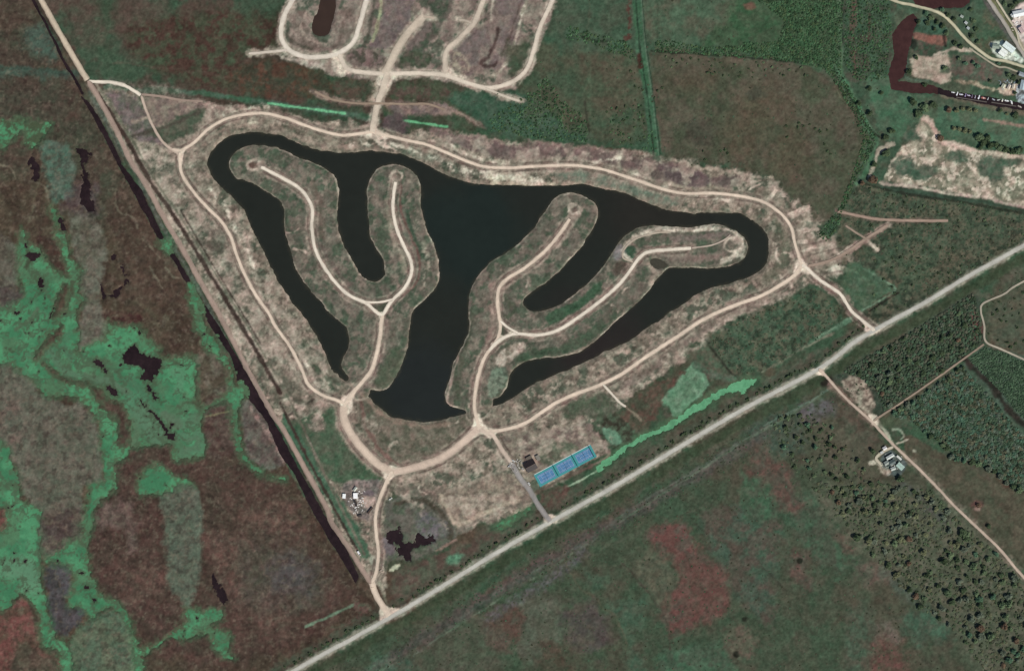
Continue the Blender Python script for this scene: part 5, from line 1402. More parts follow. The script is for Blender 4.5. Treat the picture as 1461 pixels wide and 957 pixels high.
for x, y, r in ((1320, 20, 4), (1328, 26, 4.5), (1336, 32, 4), (1344, 38, 4), (1322, 34, 4), (1332, 42, 3.6), (1350, 48, 3.6), (1362, 62, 4), (1370, 68, 3.6), (1310, 32, 3.6), (1352, 22, 4), (1360, 28, 3.6), (1388, 30, 4), (1392, 42, 4), (1386, 52, 4), (1394, 60, 3.6), (1384, 14, 4), (1344, 14, 3.5),
                (1377, 92, 3.6), (1394, 94, 4), (1388, 90, 3), (1445, 112, 4.5), (1438, 108, 4), (1452, 118, 3.5), (1424, 92, 3), (1450, 4, 4), (1442, 10, 4), (1433, 6, 3.6), (1368, 84, 3), (1447, 133, 3), (1412, 116, 2.6)):
    tree(x, y, r, random.choice(['dark', 'dark', 'teal', 'mid']), 'dark tree among the plots beside the winding northeast road', 'trees round the northeast plots')

# --- scattered groves of the south-east
GROVE = T(3, 3, (430, 0), (700, -20), (980, 20), (1080, 130), (1200, 240), (1320, 350), (1461, 500), (1520, 700), (1520, 1000), (1270, 1000), (1180, 850), (1050, 700), (900, 620), (740, 420), (640, 320), (560, 210), (480, 150))
spots = inside(GROVE, 400, 7.5, 31, avoid=clear)
GL = {0: 'round tree in the open grove between the red patch and the pale southeast track', 1: 'round grey-green tree in the thick lower grove at the southeast edge'}
for i, (x, y) in enumerate(spots[:128]):
    low = x > 1340 and y > 790
    tree(x, y, random.uniform(3.0, 5.2) * (1.12 if low else 1), random.choice(['mid', 'olive', 'olive', 'dark', 'grey', 'grey', 'brown' if random.random() < .2 else 'olive'] if not low else ['grey', 'mid', 'teal', 'dark', 'brown' if random.random() < .4 else 'mid']),
         GL[int(low)], 'trees of the lower southeast grove' if low else 'trees of the open southeast grove')
grove_rest = spots[128:]
GROVE2 = [(1098, 596), (1150, 585), (1190, 612), (1225, 650), (1238, 680), (1270, 690), (1275, 740), (1235, 735), (1190, 720), (1150, 690), (1115, 650)]
for x, y in inside(GROVE2, 44, 8.5, 33, avoid=clear):
    tree(x, y, random.uniform(2.8, 4.2), random.choice(['dark', 'dark', 'mid', 'teal']), 'dark tree scattered in the scrub west of the southeast compound', 'trees west of the southeast compound')

# --- woods by the diagonal track: largest trees one by one, the rest one mass
rim = [(1302, 597), (1310, 606), (1318, 616), (1327, 621), (1336, 628), (1345, 634), (1350, 640), (1358, 650), (1364, 654), (1374, 657), (1386, 659), (1396, 660), (1408, 668), (1417, 674), (1426, 680), (1436, 688), (1446, 695), (1455, 700),
       (1277, 588), (1286, 585), (1294, 578), (1302, 574), (1312, 567), (1326, 559), (1340, 549), (1352, 541), (1364, 530), (1371, 525)]
for x, y in rim:
    tree(x + random.uniform(-2, 2), y + random.uniform(-2, 2), random.uniform(3.4, 4.8), random.choice(['dark', 'teal', 'grey', 'mid']), 'tree on the rim of the wood below the diagonal track', 'trees on the rim of the lower wood')
FOR1 = [(1202, 530), (1300, 474), (1388, 420), (1402, 470), (1405, 488), (1373, 511), (1321, 548), (1280, 576), (1262, 588), (1252, 560), (1226, 536)]
for x, y in inside(FOR1, 34, 11, 35, avoid=clear):
    tree(x, y, random.uniform(3.4, 4.8), random.choice(['dark', 'dark', 'mid', 'brown' if random.random() < .2 else 'grey']), 'taller tree rising from the thicket between highway and diagonal track', 'taller trees of the upper thicket')


def mass(name, spots, rad, cols, label, cat, seed, per=(6, 9), zk=.85, lobes_z=0.0, size=(.2, .36), kindname='stuff', val=(.95, 1.5)):
    rg = np.random.default_rng(seed)
    vs_, cs_ = [], []
    var = [crown_quads(rg, per[0], per[1], lobes_z, 1.0, size) for _ in range(5)]
    for x, y in spots:
        q = var[rg.integers(5)]
        r = rg.uniform(*rad)
        a = rg.uniform(0, 6.28)
        ca, sa = math.cos(a), math.sin(a)
        w = np.stack([(q[:, 0] * ca - q[:, 1] * sa) * r + x - W / 2, (q[:, 0] * sa + q[:, 1] * ca) * r + H / 2 - y, q[:, 2] * r * zk + float(zat(np.float64(x), np.float64(y)))], -1)
        c = C(*cols[rg.integers(len(cols))]) * rg.uniform(*val)
        vs_.append(w); cs_.append(np.broadcast_to(c, w.shape))
    v = np.vstack(vs_)
    o = np_mesh(name, v, quads_to_faces(v), M_mass, np.vstack(cs_))
    return tag(o, label, cat, None, kindname)


M_mass = mat('foliage_mass', attr='cover', rough=.95, spec=.1, noise=[(.6, .15)])
wc = [(74, 92, 72), (64, 84, 66), (86, 98, 84), (72, 98, 80), (88, 90, 72), (60, 70, 54)]
FORA = [(1276, 592), (1321, 560), (1370, 524), (1380, 530), (1405, 560), (1440, 600), (1475, 640), (1475, 706), (1444, 693), (1414, 668), (1387, 657), (1362, 652), (1346, 630), (1316, 613), (1302, 600)]
FORB = [(1384, 514), (1405, 496), (1428, 502), (1475, 522), (1475, 612), (1452, 588), (1430, 560), (1408, 538)]
mass('woodland', inside(FORA, 900, 3.4, 41, avoid=clear), (2.2, 3.8), wc, 'close grey-green woodland below the diagonal track', 'woodland', 42)
mass('woodland', inside(FORB, 620, 2.5, 43, avoid=clear), (1.6, 2.4), [(66, 88, 66), (58, 76, 58), (76, 96, 74)], 'fine-grained green woodland in the angle of the thin track at the east edge', 'woodland', 44)
mass('thicket', inside(FOR1, 900, 3.2, 45, avoid=clear), (1.8, 3.2), [(70, 84, 66), (58, 72, 54), (82, 84, 70), (72, 92, 72)], 'dark mixed thicket between the highway and the diagonal track', 'thicket', 47)
mass('undergrowth', grove_rest + inside(GROVE, 800, 3.6, 48, avoid=clear) + inside(GROVE2, 160, 4.5, 50, avoid=clear), (1.4, 3.1), [(82, 92, 70), (72, 86, 64), (88, 90, 70), (60, 70, 52), (78, 82, 68)], 'low undergrowth between the trees of the southeast grove', 'undergrowth', 49, zk=.7)
NEB1 = [(1048, -25), (1203, -25), (1200, 60), (1200, 108), (1170, 97), (1140, 90), (1062, 80), (1062, 62), (1110, 60), (1120, 30)]
NEB2 = [(1206, -25), (1262, -25), (1272, 40), (1264, 112), (1222, 116), (1204, 92)]
NEB3 = [(1176, 98), (1200, 108), (1226, 150), (1236, 172), (1250, 196), (1240, 225), (1218, 262), (1196, 320), (1180, 345), (1166, 335), (1196, 300), (1214, 255), (1232, 200), (1216, 160), (1190, 116)]
NEB4 = [(700, 168), (760, 130), (780, 110), (800, 140), (838, 170), (838, 203), (760, 197), (700, 187)]
NEB5 = [(810, 38), (838, 46), (895, 60), (905, 78), (918, 90), (830, 60), (808, 56)]
NEB6 = [(935, 60), (960, 58), (1000, 68), (1062, 66), (1062, 82), (1000, 78), (935, 74)]
NEB7 = [(870, 150), (926, 150), (934, 215), (870, 205)]
gc = [(62, 92, 62), (52, 76, 52), (76, 104, 74), (70, 88, 60), (48, 66, 46)]
mass('scrub', inside(NEB1, 1300, 2.6, 51) + inside(NEB2, 520, 3.0, 52) + inside(NEB3, 420, 2.6, 53) + inside(NEB4, 380, 2.6, 54) + inside(NEB5, 110, 2.6, 55) + inside(NEB6, 240, 2.8, 56) + inside(NEB7, 60, 4, 57),
     (1.0, 2.2), gc, 'dense dark green scrub over the wet country in the northeast', 'scrub', 58)
SITE_G = [(1008, 490), (1060, 455), (1110, 433), (1160, 412), (1195, 440), (1210, 455), (1110, 520), (1056, 535)]
VERGE_S = [(x + 14, y + 22) for x, y in ROADS[0][3][1:-1]] + [(x + 40, y + 50) for x, y in ROADS[0][3][1:-1]][::-1]
SEF = [(470, 950), (700, 836), (1061, 625), (1100, 600), (1180, 720), (1300, 880), (1350, 975), (480, 975)]
mass('undergrowth', inside(SITE_G, 330, 3.2, 61, avoid=clear) + inside(VERGE_S, 420, 4, 62, avoid=clear) + inside(SEF, 700, 5, 63) + inside(EAST[:8], 620, 4, 64, avoid=clear) + inside(NEG, 420, 6, 65),
     (.8, 1.6), [(72, 92, 68), (64, 80, 60), (84, 84, 68), (62, 66, 50), (74, 98, 76)], 'low tufts of growth over the open scrub', 'undergrowth', 66, zk=.5, val=(.75, 1.15))

# --- shrubs one by one
hw = smooth(ROADS[0][3], False, 8)
hd = np.r_[0, np.cumsum(np.hypot(*np.diff(hw, axis=0).T))]
s = 330.0
while s < hd[-1] - 340 and n_shrub < 104:
    x, y = np.interp(s, hd, hw[:, 0]), np.interp(s, hd, hw[:, 1])
    if x > 405 and x < 1240 and abs(x - 785) > 9 and abs(x - 551) > 10:
        o_ = random.uniform(8.5, 13.5)
        shrub(x - .5 * o_, y - .86 * o_, random.uniform(1.8, 3.3), 'dark', 'dark shrub in the row along the north side of the pale highway', 'shrubs along the highway')
    s += random.choice([6, 8, 9, 11, 16])
for x, y in inside(EAST[1:9], 92, 7.5, 71, avoid=clear):
    shrub(x, y, random.uniform(1.3, 2.4), random.choice(['dark', 'dark', 'mid']), 'small dark shrub dotted over the scrub east of the lake site', 'shrubs of the eastern scrub')
for x, y in inside([(936, 80), (1000, 82), (1100, 88), (1150, 96), (1150, 110), (1080, 112), (1010, 108), (940, 92)], 34, 5, 72):
    shrub(x, y, random.uniform(1.3, 2.4), random.choice(['dark', 'mid']), 'small shrub along the north edge of the brown northeast field', 'shrubs on the edge of the brown field')
for x, y in ((1010, 104), (1013, 100), (1016, 106), (1138, 182), (1146, 180), (1155, 178), (1163, 184), (1140, 176), (1170, 188), (1180, 186), (1028, 216), (1034, 214), (1038, 219), (1006, 228), (1176, 206), (1180, 216), (1185, 220), (1122, 180), (1123, 196), (1003, 216)):
    shrub(x, y, random.uniform(1.5, 2.6), 'dark', 'dark shrub standing inside the brown northeast field', 'shrubs inside the brown field')
for x, y in ((906, 124), (912, 126), (917, 129), (945, 126), (938, 130), (934, 140), (892, 152), (880, 155), (916, 164), (912, 172), (890, 172), (882, 186), (888, 204), (900, 200), (866, 160), (872, 74), (893, 80), (900, 102)):
    shrub(x, y, random.uniform(1.6, 2.8), 'dark', 'dark shrub beside the straight green drain in the north', 'shrubs beside the green drain')
for x, y in inside([(1412, 420), (1470, 390), (1470, 505), (1430, 492), (1410, 478)], 26, 7, 74, avoid=clear):
    shrub(x, y, random.uniform(1.5, 2.8), 'dark', 'dark shrub in the meadow inside the thin looping east track', 'shrubs inside the looping track')
print('trees', n_tree, 'shrubs', n_shrub)

# ------------------------------------------------------------------ built things: mesh helpers
_mc = {}


def paint(name, rgb, rough=.7, spec=.3, noise=((.8, .08),)):
    k = (name, rgb)
    if k not in _mc: _mc[k] = mat(name, C(*rgb), rough, spec, noise=list(noise) if noise else None)
    return _mc[k]


class MB:
    def __init__(s): s.bm = bmesh.new()

    def box(s, x0, x1, y0, y1, z0, z1, bev=0, m=None):
        r = bmesh.ops.create_cube(s.bm, size=1)
        vv = r['verts']
        for v in vv: v.co = Vector((x0 + (v.co.x + .5) * (x1 - x0), y0 + (v.co.y + .5) * (y1 - y0), z0 + (v.co.z + .5) * (z1 - z0)))
        if bev:
            ed = list({e for v in vv for e in v.link_edges})
            bmesh.ops.bevel(s.bm, geom=ed, offset=bev, segments=2, affect='EDGES')
        return s

    def poly(s, pts, h):
        """closed outline (x, z pairs) extruded along y by +-h"""
        a = [s.bm.verts.new((x, -h, z)) for x, z in pts]
        b = [s.bm.verts.new((x, h, z)) for x, z in pts]
        n = len(pts)
        s.bm.faces.new(a); s.bm.faces.new(b[::-1])
        for i in range(n): s.bm.faces.new((a[i], b[i], b[(i + 1) % n], a[(i + 1) % n]))
        return s

    def cyl(s, c, r, d, axis='Z', n=14):
        m = Matrix.Translation(c)
        if axis == 'X': m = m @ Matrix.Rotation(math.pi / 2, 4, 'Y')
        if axis == 'Y': m = m @ Matrix.Rotation(math.pi / 2, 4, 'X')
        bmesh.ops.create_cone(s.bm, cap_ends=True, segments=n, radius1=r, radius2=r, depth=d, matrix=m)
        return s

    def build(s, name, m, parent=None):
        me = bpy.data.meshes.new(name)
        bmesh.ops.recalc_face_normals(s.bm, faces=s.bm.faces[:])
        s.bm.to_mesh(me); s.bm.free()
        me.materials.append(m)
        o = bpy.data.objects.new(name, me)
        COL.objects.link(o)
        if parent: o.parent = parent
        return o


def zs(x, y): return float(zat(np.float64(x), np.float64(y)))


M_glass = paint('window_glass', (40, 48, 54), .15, .5, None)
M_tyre = paint('tyre_rubber', (32, 32, 32), .9, .2, None)


def building(name, label, cat, x, y, w, l, h, rot, roof, wall=(170, 164, 150), style='gable', group=None, ridge=None):
    """w across the ridge, l along it; rot in degrees, counter-clockwise from east = ridge direction"""
    e = empty(name, x, y, zs(x, y) - .1, math.radians(rot))
    tag(e, label, cat, group)
    t = .15
    b = MB()
    b.box(-l / 2, l / 2, -w / 2, -w / 2 + t, 0, h).box(-l / 2, l / 2, w / 2 - t, w / 2, 0, h)
    b.box(-l / 2, -l / 2 + t, -w / 2 + t + .002, w / 2 - t - .002, 0, h - .003).box(l / 2 - t, l / 2, -w / 2 + t + .002, w / 2 - t - .002, 0, h - .003)
    if style == 'gable':
        pk = w * .22
        for sx in (-1, 1):
            vv = [b.bm.verts.new((sx * (l / 2 - .02), yy, zz)) for yy, zz in ((-w / 2 + .05, h), (w / 2 - .05, h), (0, h + pk - .03))]
            b.bm.faces.new(vv)
    b.build('wall', paint('plaster', wall), e)
    r = MB()
    rm = paint('roof_sheet', roof, .55, .4, ((.5, .10), (2.5, .06)))
    if style == 'gable':
        ov = .45
        zo = h - ov * pk / (w / 2)
        for sy in (-1, 1):
            vv = [(-l / 2 - ov, sy * (w / 2 + ov), zo), (l / 2 + ov, sy * (w / 2 + ov), zo), (l / 2 + ov, 0, h + pk), (-l / 2 - ov, 0, h + pk)]
            lo = [r.bm.verts.new(p) for p in vv]
            hi = [r.bm.verts.new((p[0], p[1], p[2] + .14)) for p in vv]
            r.bm.faces.new(lo); r.bm.faces.new(hi[::-1])
            for i in range(4): r.bm.faces.new((lo[i], lo[(i + 1) % 4], hi[(i + 1) % 4], hi[i]))
            n = int(l / 1.1)
            for k in range(n):      # standing seams
                xx = -l / 2 + (k + .5) * l / n
                q = [(xx - .04, sy * (w / 2 + ov), zo + .141), (xx + .04, sy * (w / 2 + ov), zo + .141), (xx + .04, sy * .15, h + pk + .1), (xx - .04, sy * .15, h + pk + .1)]
                a_ = [r.bm.verts.new(p) for p in q]; c_ = [r.bm.verts.new((p[0], p[1], p[2] + .07)) for p in q]
                r.bm.faces.new(c_)
                for i in range(4): r.bm.faces.new((a_[i], a_[(i + 1) % 4], c_[(i + 1) % 4], c_[i]))
        ro = r.build('roof', rm, e)
        MB().box(-l / 2 - .45, l / 2 + .45, -.3, .3, h + pk + .12, h + pk + .3, .05).build('ridge_cap', paint('ridge_sheet', ridge or tuple(int(c * .85) for c in roof)), ro)
    else:
        r.box(-l / 2 - .3, l / 2 + .3, -w / 2 - .3, w / 2 + .3, h + .003, h + .28, .05)
        for k in range(int(l / 1.2)):
            xx = -l / 2 + .6 + k * 1.2
            r.box(xx - .05, xx + .05, -w / 2 - .25, w / 2 + .25, h + .281, h + .34)
        r.build('roof', rm, e)
    MB().box(-.5, .5, -w / 2 - .05, -w / 2 - .003, .05, min(2.1, h - .2)).build('door', paint('door_paint', (92, 84, 76)), e)
    for sx in (-1, 1):
        if l > 5: MB().box(sx * l * .3 - .6, sx * l * .3 + .6, -w / 2 - .04, -w / 2 - .003, 1.0, 2.0).build('window', M_glass, e)
    return e


# --- club building by the courts, yard sheds, compound, north-east town
building('clubhouse', 'square dark-roofed building beside the three blue courts', 'building', 757, 664, 14, 15, 3.2, 28, (50, 43, 42), (150, 140, 128), ridge=(112, 96, 88))
building('annex', 'small pale grey lean-to at the northeast corner of the dark-roofed building', 'shed', 767.5, 652.5, 5, 7, 2.6, 118, (126, 122, 112), style='flat')
building('annex', 'narrow brownish lean-to at the north side of the dark-roofed building', 'shed', 754.5, 652.5, 3.5, 8, 2.6, 28, (96, 88, 78), style='flat')
building('shed', 'large bright white flat-roofed shed in the yard beside the levee', 'shed', 507.5, 706.5, 5.6, 7.2, 3.2, 92, (246, 246, 244), (230, 230, 226), style='flat')
building('shed', 'small bright white shed at the west end of the yard beside the levee', 'shed', 491.3, 707, 4, 6, 2.8, 85, (240, 242, 240), (226, 226, 222), style='flat')
building('shed', 'narrow pale shed with slanted roof just north of the white shed', 'shed', 507, 697, 3, 6, 2.6, 55, (186, 190, 178), style='gable')
building('greenhouse', 'long white roof along the northwest side of the southeast compound', 'building', 1269, 651, 4, 11, 3, 30, (200, 206, 200))
building('hall', 'pale mint roof at the south corner of the southeast compound', 'building', 1283.5, 664.5, 6.5, 10, 3.4, -42, (176, 200, 188))
building('shed', 'grey roof at the west corner of the southeast compound', 'shed', 1264, 660, 5, 6, 2.8, 30, (148, 156, 148))
building('shed', 'whitish small roof on the southwest side of the southeast compound', 'shed', 1273.5, 668, 4, 6, 2.8, 20, (184, 190, 182))
building('shed', 'dark teal roof in the middle of the southeast compound', 'shed', 1272, 659, 6, 8, 3, 30, (84, 98, 96))
building('shed', 'narrow white roof facing the pale track at the southeast compound', 'shed', 1282, 652.5, 2.2, 8, 2.6, -42, (204, 206, 198), style='flat')
building('shed', 'white shed north of the drive to the southeast compound', 'shed', 1261.5, 639, 4, 5, 2.8, 30, (212, 210, 208))
building('shed', 'small pale shed beside the drive to the southeast compound', 'shed', 1257.5, 645, 3, 4, 2.6, 30, (186, 188, 182), style='flat')
building('warehouse', 'white-roofed warehouse nearest the grey road in the northeast corner', 'building', 1438, 68.5, 8, 17, 5, -38, (228, 240, 236), (210, 214, 210))
building('warehouse', 'bright white square-roofed warehouse beside the winding northeast road', 'building', 1429.5, 76, 9, 9.5, 5, -38, (244, 248, 240), (214, 216, 210))
building('warehouse', 'pale green-grey roof at the west side of the northeast warehouses', 'building', 1419.5, 67, 6, 9, 4, -8, (138, 152, 138))
building('house', 'large white roof at the frame edge north of the pink lot', 'building', 1452, 20.5, 8, 16, 4, 12, (226, 230, 230), (214, 212, 208))
building('house', 'narrow white roof on the west side of the pink lot', 'building', 1444, 22, 4, 6, 3.4, 40, (208, 212, 210))
building('house', 'pinkish roof in the lot at the northeast frame edge', 'building', 1457, 43, 7, 8, 3.6, -58, (206, 182, 178))
building('shed', 'white hut on the grass east of the winding road, northernmost of three', 'shed', 1371.5, 24.5, 2.6, 4, 2.4, -30, (170, 178, 170))
building('shed', 'white hut on the grass east of the winding road, middle of three', 'shed', 1377.5, 33.5, 2.8, 3.6, 2.4, -40, (190, 196, 194))
building('shed', 'white hut on the grass east of the winding road, southernmost of three', 'shed', 1380.5, 41, 2.6, 3.4, 2.4, -40, (184, 192, 192))
building('shed', 'pale roof left of the pink ground above the moored boats', 'shed', 1430.5, 123.5, 4, 5, 2.8, 60, (198, 200, 178))
building('shed', 'cream roof in the middle of the pink ground above the moored boats', 'shed', 1438.5, 125, 3, 6, 2.8, 65, (222, 206, 188))
building('shed', 'cream roof right of the pink ground above the moored boats', 'shed', 1445, 124, 3, 6, 2.8, 75, (214, 204, 186))
building('house', 'pale blue roof at the frame edge above the moored boats', 'building', 1458, 122, 6, 13, 3.4, 78, (176, 192, 198))
building('house', 'whitish roof at the frame edge beside the black end of the boat canal', 'building', 1457, 107, 5, 8, 3.2, -20, (150, 160, 166))

# --- three courts
ang = math.atan2(44, 82)
CZ = max(zs(806, 664), zs(780, 680), zs(835, 650)) + .15
ux, uy = math.cos(ang), -math.sin(ang)
cx0, cy0 = 806.5, 664.3
for k, lab in ((-1, 'western blue tennis court, the one nearest the dark-roofed building'), (0, 'middle blue tennis court of the strip of three'), (1, 'eastern blue tennis court, farthest from the dark-roofed building')):
    d = k * 30.6
    e = tag(empty('tennis_court', cx0 + ux * d, cy0 + uy * d, CZ, ang), lab, 'tennis court', 'blue courts in one strip')
    MB().box(-15.25, 15.25, -9.6, 9.6, -.5, 0).build('surround', paint('court_teal', (70, 146, 148), .8, .2, ((.3, .06), (1.5, .05))), e)
    MB().box(-11.9, 11.9, -6.6, 6.6, -.05, .012).build('playing_area', paint('court_blue', (84, 126, 164), .8, 0.2, ((.25, .14), (1.5, .08))), e)
    m = MB()
    for yy in (-5.5, -4.1, 4.1, 5.5): m.box(-11.4, 11.4, yy - .06, yy + .06, .012, .022)
    for xx in (-11.4, 11.4): m.box(xx - .06, xx + .06, -5.56, 5.56, .012, .0235)
    for xx in (-6.4, 6.4): m.box(xx - .05, xx + .05, -4.1, 4.1, .012, .025)
    m.box(-6.4, 6.4, -.05, .05, .012, .0265)
    m.build('court_lines', paint('line_white', (226, 228, 226), .8, .1, None), e)
    n = MB()
    for j in range(10): n.box(-.02, .02, -6.2, 6.2, .06 + j * .09, .09 + j * .09)
    for j in range(60): n.box(-.012, .012, -6.2 + j * .21, -6.18 + j * .21, .05, .92)
    n.box(-.03, .03, -6.2, 6.2, .92, 1.0)
    n.build('net', paint('net_cord', (70, 74, 74), .9, .1, None), e)
    for sy in (-1, 1): MB().cyl((0, sy * 6.25, .53), .06, 1.06).build('net_post', paint('post_green', (40, 70, 60)), e)
for d, lab in ((-15.3, 'dark green screen fence between the western and middle blue courts'), (15.3, 'dark green screen fence between the middle and eastern blue courts'), (42.5, 'dark green screen fence across the east end of the blue courts')):
    e = tag(empty('screen_fence', cx0 + ux * d, cy0 + uy * d, CZ, ang), lab, 'fence', 'screen fences of the courts')
    MB().box(-.06, .06, -8.9, 8.9, .15, 3.2).build('screen', paint('screen_cloth', (22, 96, 84), .95, .1), e)
    for j in range(7): MB().cyl((.12, -8.9 + j * 2.966, 1.65), .06, 3.3, n=8).build('post', paint('post_green', (40, 70, 60)), e)
e = tag(empty('kerb', cx0 + 10.0 * -.47, cy0 - 8.85, CZ, ang), None, None, None, 'structure')
MB().box(-45, 45, -.5, .5, -.5, .12, .04).build('kerb_stone', paint('concrete', (196, 200, 192)), e)


# --- vehicles
def car(name, label, x, y, rot, body, l=4.6, w=1.9, van=False):
    e = tag(empty(name, x, y, zs(x, y) + .22, math.radians(rot)), label, 'truck' if van else 'car')
    pm = paint('car_paint', body, .35, .5, None)
    h = .95
    pr = [(-l / 2, .35), (l / 2, .35), (l / 2, .75), (l / 2 - .15, h), (l * .2, h + .05), (-l / 2 + .1, h + .08), (-l / 2, .9)]
    b = MB().poly(pr, w / 2)
    bmesh.ops.bevel(b.bm, geom=b.bm.edges[:], offset=.06, segments=2, affect='EDGES')
    b.build('body', pm, e)
    if van:
        MB().box(-l / 2 + .05, l * .18, -w / 2 - .08, w / 2 + .08, h + .1, 2.7, .06).build('cargo_box', paint('cargo_white', body, .5, .4), e)
        c = MB().poly([(l * .2, h), (l * .42, h), (l * .34, 2.0), (l * .2, 2.05)], w / 2 - .08)
    else:
        c = MB().poly([(-l * .42, h), (l * .24, h), (l * .08, 1.45), (-l * .32, 1.45)], w / 2 - .12)
    cb = c.build('cabin', M_glass, e)
    if not van: MB().box(-l * .31, l * .07, -w / 2 + .14, w / 2 - .14, 1.455, 1.5, .02).build('roof_panel', pm, cb)
    for sx in (-1, 1):
        for sy in (-1, 1):
            o = MB().cyl((sx * l * .31, sy * (w / 2 - .06), .34), .34, .24, 'Y').build('wheel', M_tyre, e)
            MB().cyl((sx * l * .31, sy * (w / 2 + .068), .34), .19, .02, 'Y').build('rim', paint('rim_metal', (170, 172, 175), .4, .5, None), o)
    for sy in (-1, 1): MB().box(l / 2 - .01, l / 2 + .03, sy * w * .36 - .18, sy * w * .36 + .18, .6, .76).build('headlight', paint('lamp_glass', (230, 230, 224), .2, .5, None), e)
    return e


car('truck', 'white box truck parked on the lower levee road near its end', 512.3, 788.5, -60, (224, 224, 226), 7.0, 2.3, True)
car('van', 'pale van parked east of the dirt road opposite the yard', 557.3, 711.3, 35, (206, 208, 198), 5.4, 2.1)
car('car', 'white car parked northwest of the dark-roofed building, closer to it', 732.5, 657, -30, (206, 206, 200))
car('car', 'pale grey car parked on the dirt west of the court road junction', 726.5, 664.5, 40, (188, 188, 184))
car('car', 'white car on the verge between court road and the western court', 754.8, 689.6, -55, (210, 210, 206))
car('car', 'light car by the south corner of the dark-roofed building', 746, 668.5, -55, (182, 180, 176))


def container(label, x, y, rot, l, rgb):
    e = tag(empty('container', x, y, zs(x, y), math.radians(rot)), label, 'container', 'dark containers in the yard')
    m = MB().box(-l / 2, l / 2, -1.2, 1.2, .12, 2.6, .03)
    for k in range(int(l / .5)):
        for sy in (-1, 1): m.box(-l / 2 + .25 + k * .5, -l / 2 + .45 + k * .5, sy * 1.23 - .03, sy * 1.23 + .03, .25, 2.45)
    pm = paint('container_steel', rgb, .6, .3)
    m.build('body', pm, e)
    for sy in (-1, 1):
        d = MB().box(l / 2 + .003, l / 2 + .06, sy * .58 - .55, sy * .58 + .55, .2, 2.5).build('door', pm, e)
        MB().cyl((l / 2 + .09, sy * .3, 1.3), .03, 2.1, n=8).build('lock_bar', paint('bar_steel', (150, 150, 150)), d)


container('long dark container slanting below the large white shed', 507.6, 717.5, -70, 9.5, (52, 46, 44))
container('long dark brown container beside the dirt road at the yard', 528.3, 727.5, 52, 11, (70, 56, 48))
container('short dark container at the south end of the yard', 513.5, 735, 15, 6, (66, 60, 56))

# --- boats moored in the black arm of the canal
def boat(label, x, y, l, rot, hull, deck, cabin, canopy=None):
    e = tag(empty('boat', x, y, .0, math.radians(rot)), label, 'boat', 'boats moored in the canal')
    w = l * .32
    st = [(-.5, .86, 0), (-.2, 1, 0), (.15, .95, .02), (.35, .66, .08), (.46, .3, .16), (.5, .03, .22)]
    b = MB()
    rings = []
    for t, k, up in st:
        ww, zz = w / 2 * k, .75 + up * 2
        rings.append([b.bm.verts.new((t * l, yy, z)) for yy, z in ((-ww, zz), (-ww * .75, -.1), (0, -.35 + up * 2), (ww * .75, -.1), (ww, zz))])
    for a, c in zip(rings[:-1], rings[1:]):
        for i in range(4): b.bm.faces.new((a[i], a[i + 1], c[i + 1], c[i]))
    b.bm.faces.new(rings[0]); b.bm.faces.new(rings[-1][::-1])
    b.build('hull', paint('hull_paint', hull, .3, .5, None), e)
    dk = MB()
    pl = [(t * l * .97, w / 2 * k * .94, .66 + up * 2) for t, k, up in st]
    L_ = [dk.bm.verts.new((x_, -y_, z_)) for x_, y_, z_ in pl]
    R_ = [dk.bm.verts.new((x_, y_, z_)) for x_, y_, z_ in pl]
    for i in range(len(pl) - 1): dk.bm.faces.new((L_[i], L_[i + 1], R_[i + 1], R_[i]))
    dk.build('deck', paint('deck_paint', deck, .6, .3, None), e)
    c = MB().poly([(-l * .16, .7), (l * .2, .85), (l * .1, 1.5), (-l * .14, 1.6)], w * .3)
    bmesh.ops.bevel(c.bm, geom=c.bm.edges[:], offset=.06, segments=2, affect='EDGES')
    co = c.build('cabin', paint('cabin_paint', cabin, .4, .5, None), e)
    MB().box(l * .155, l * .175, -w * .24, w * .24, 1.0, 1.3).build('windscreen', M_glass, co)
    if canopy:
        MB().box(-l * .42, -l * .1, -w * .4, w * .4, 1.9, 2.0, .04).build('canopy', paint('canopy_cloth', canopy, .9, .1), e)
        for sx in (-.4, -.12):
            for sy in (-1, 1): MB().cyl((l * sx, sy * w * .36, 1.3), .03, 1.2, n=6).build('canopy_pole', paint('bar_steel', (150, 150, 150)), e)
    m = MB().box(-l * .54, -l * .5, -.22, .22, .3, 1.15, .06)
    m.cyl((-l * .52, 0, .0), .1, .8)
    m.build('outboard_motor', paint('motor_black', (44, 44, 48), .4, .5, None), e)


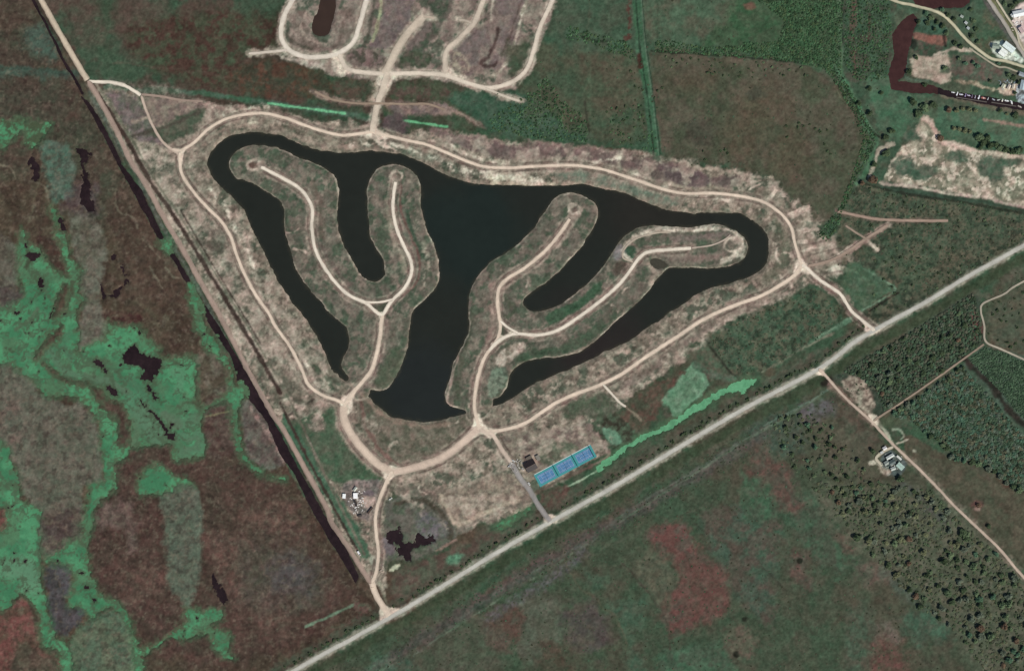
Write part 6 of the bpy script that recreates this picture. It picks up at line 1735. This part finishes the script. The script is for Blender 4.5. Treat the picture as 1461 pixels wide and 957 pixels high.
WHT = (236, 238, 240)
for a in (
    ('slim white boat at the west end of the moored row', 1360, 132.3, 5.5, -12, WHT, (210, 212, 212), WHT),
    ('broad white boat second from the west end of the moored row', 1365.6, 134, 6.0, 70, WHT, (224, 226, 228), WHT),
    ('white boat third in the moored row, beside the lilac one', 1371.4, 135.2, 6.0, -8, WHT, (214, 216, 224), (226, 226, 236)),
    ('lilac-decked boat in the moored row', 1377.4, 136, 5.2, 75, (150, 138, 172), (164, 150, 186), (150, 140, 170)),
    ('white-cabined boat with lilac deck east of the lilac-decked boat', 1382.2, 136.6, 5.4, -15, (196, 186, 210), (182, 170, 200), WHT),
    ('dull purple boat in the middle of the moored row', 1386.8, 137.6, 5, 80, (120, 106, 130), (130, 116, 140), (116, 106, 122)),
    ('grey boat in the middle of the moored row', 1391.2, 138.5, 5, 78, (176, 172, 184), (160, 156, 170), (190, 188, 196)),
    ('bright white boat just west of the red-canopied boat', 1396.6, 138.8, 6.4, 72, WHT, (234, 236, 240), WHT),
    ('boat with a dusky red canopy in the moored row', 1403, 140.2, 7.4, -14, (214, 190, 184), (190, 140, 130), (226, 204, 198), (176, 108, 98)),
    ('small pale boat just east of the red-canopied boat', 1409.6, 141, 4.4, 70, (206, 210, 210), (186, 190, 192), (206, 210, 210)),
    ('lone grey-white boat with open water on both sides', 1417.6, 142.5, 5.2, -30, (190, 194, 200), (172, 176, 186), (206, 208, 214)),
    ('small white boat west of the bright eastern group', 1424.6, 143, 4.8, 10, (214, 216, 206), (200, 202, 194), WHT),
    ('white boat with cream deck in the eastern group', 1430.2, 142.8, 5.6, 76, WHT, (232, 228, 210), WHT),
    ('long white boat in the eastern group', 1436.6, 144.2, 6.8, -12, WHT, (234, 236, 232), WHT),
    ('largest white boat, moored across the canal at the east end', 1443, 146, 7.6, -70, WHT, (238, 238, 230), WHT),
    ('dull cream boat alone near the frame edge of the canal', 1455, 152.6, 6.6, -28, (186, 178, 168), (170, 160, 150), (190, 184, 176)),
):
    boat(*a)
for k, (x, y, l) in enumerate(((1386, 142.6, 44), (1432, 149.2, 36))):
    e = tag(empty('jetty', x, y, 0, math.radians(-9)), ('long thin grey jetty along the west half of the boats', 'long thin grey jetty along the east half of the boats')[k], 'jetty')
    MB().box(-l / 2, l / 2, -.6, .6, .75, .9).build('deck', paint('jetty_wood', (96, 90, 84)), e)
    for j in range(int(l / 4) + 1):
        MB().cyl((-l / 2 + .2 + j * 4, .45, -.2), .14, 2.2, n=8).build('pile', paint('pile_wood', (70, 62, 56)), e)

# --- loose clutter in the yards, too small and too many to count
dv, df, dc = [], [], []
rd = np.random.default_rng(91)
for cx_, cy_, sx_, sy_, n_, pal in ((510, 716, 11, 15, 120, ((196, 190, 182), (150, 142, 134), (88, 80, 74), (226, 224, 220))), (1272, 659, 11, 9, 70, ((170, 178, 170), (110, 118, 112), (206, 208, 202))), (1436, 74, 12, 9, 60, ((216, 222, 212), (150, 158, 148))),
                                     (1452, 34, 9, 16, 60, ((220, 206, 200), (150, 130, 124), (232, 232, 228))), (1440, 120, 14, 6, 50, ((200, 196, 186), (120, 116, 108), (150, 166, 176))), (734, 662, 9, 10, 40, ((190, 186, 178), (110, 104, 98))), (544, 806, 4, 16, 12, ((170, 160, 148), (120, 110, 100)))):
    for _ in range(n_):
        x, y = rd.normal(cx_, sx_ * .6), rd.normal(cy_, sy_ * .6)
        if abs(x - cx_) > sx_ * 1.3 or abs(y - cy_) > sy_ * 1.3: continue
        a, w_, l_, h_ = rd.uniform(0, 3.14), rd.uniform(.3, .9), rd.uniform(.4, 1.8), rd.uniform(.2, .8)
        ca, sa = math.cos(a), math.sin(a)
        z0 = zs(x, y) - .05
        k = len(dv)
        for zz in (z0, z0 + h_):
            for u, v in ((-1, -1), (1, -1), (1, 1), (-1, 1)):
                f_ = 1 if zz == z0 else .8
                dv.append((x - W / 2 + (u * l_ * ca - v * w_ * sa) * f_, H / 2 - y + (u * l_ * sa + v * w_ * ca) * f_, zz))
        df += [(k + 4, k + 5, k + 6, k + 7)] + [(k + i, k + (i + 1) % 4, k + 4 + (i + 1) % 4, k + 4 + i) for i in range(4)]
        c_ = C(*pal[rd.integers(len(pal))])
        dc += [c_] * 8
o = np_mesh('debris', dv, df, M_mass, np.array(dc))
tag(o, 'pale and dark rubble, timber and scrap lying about the yards', 'debris', kind='stuff')
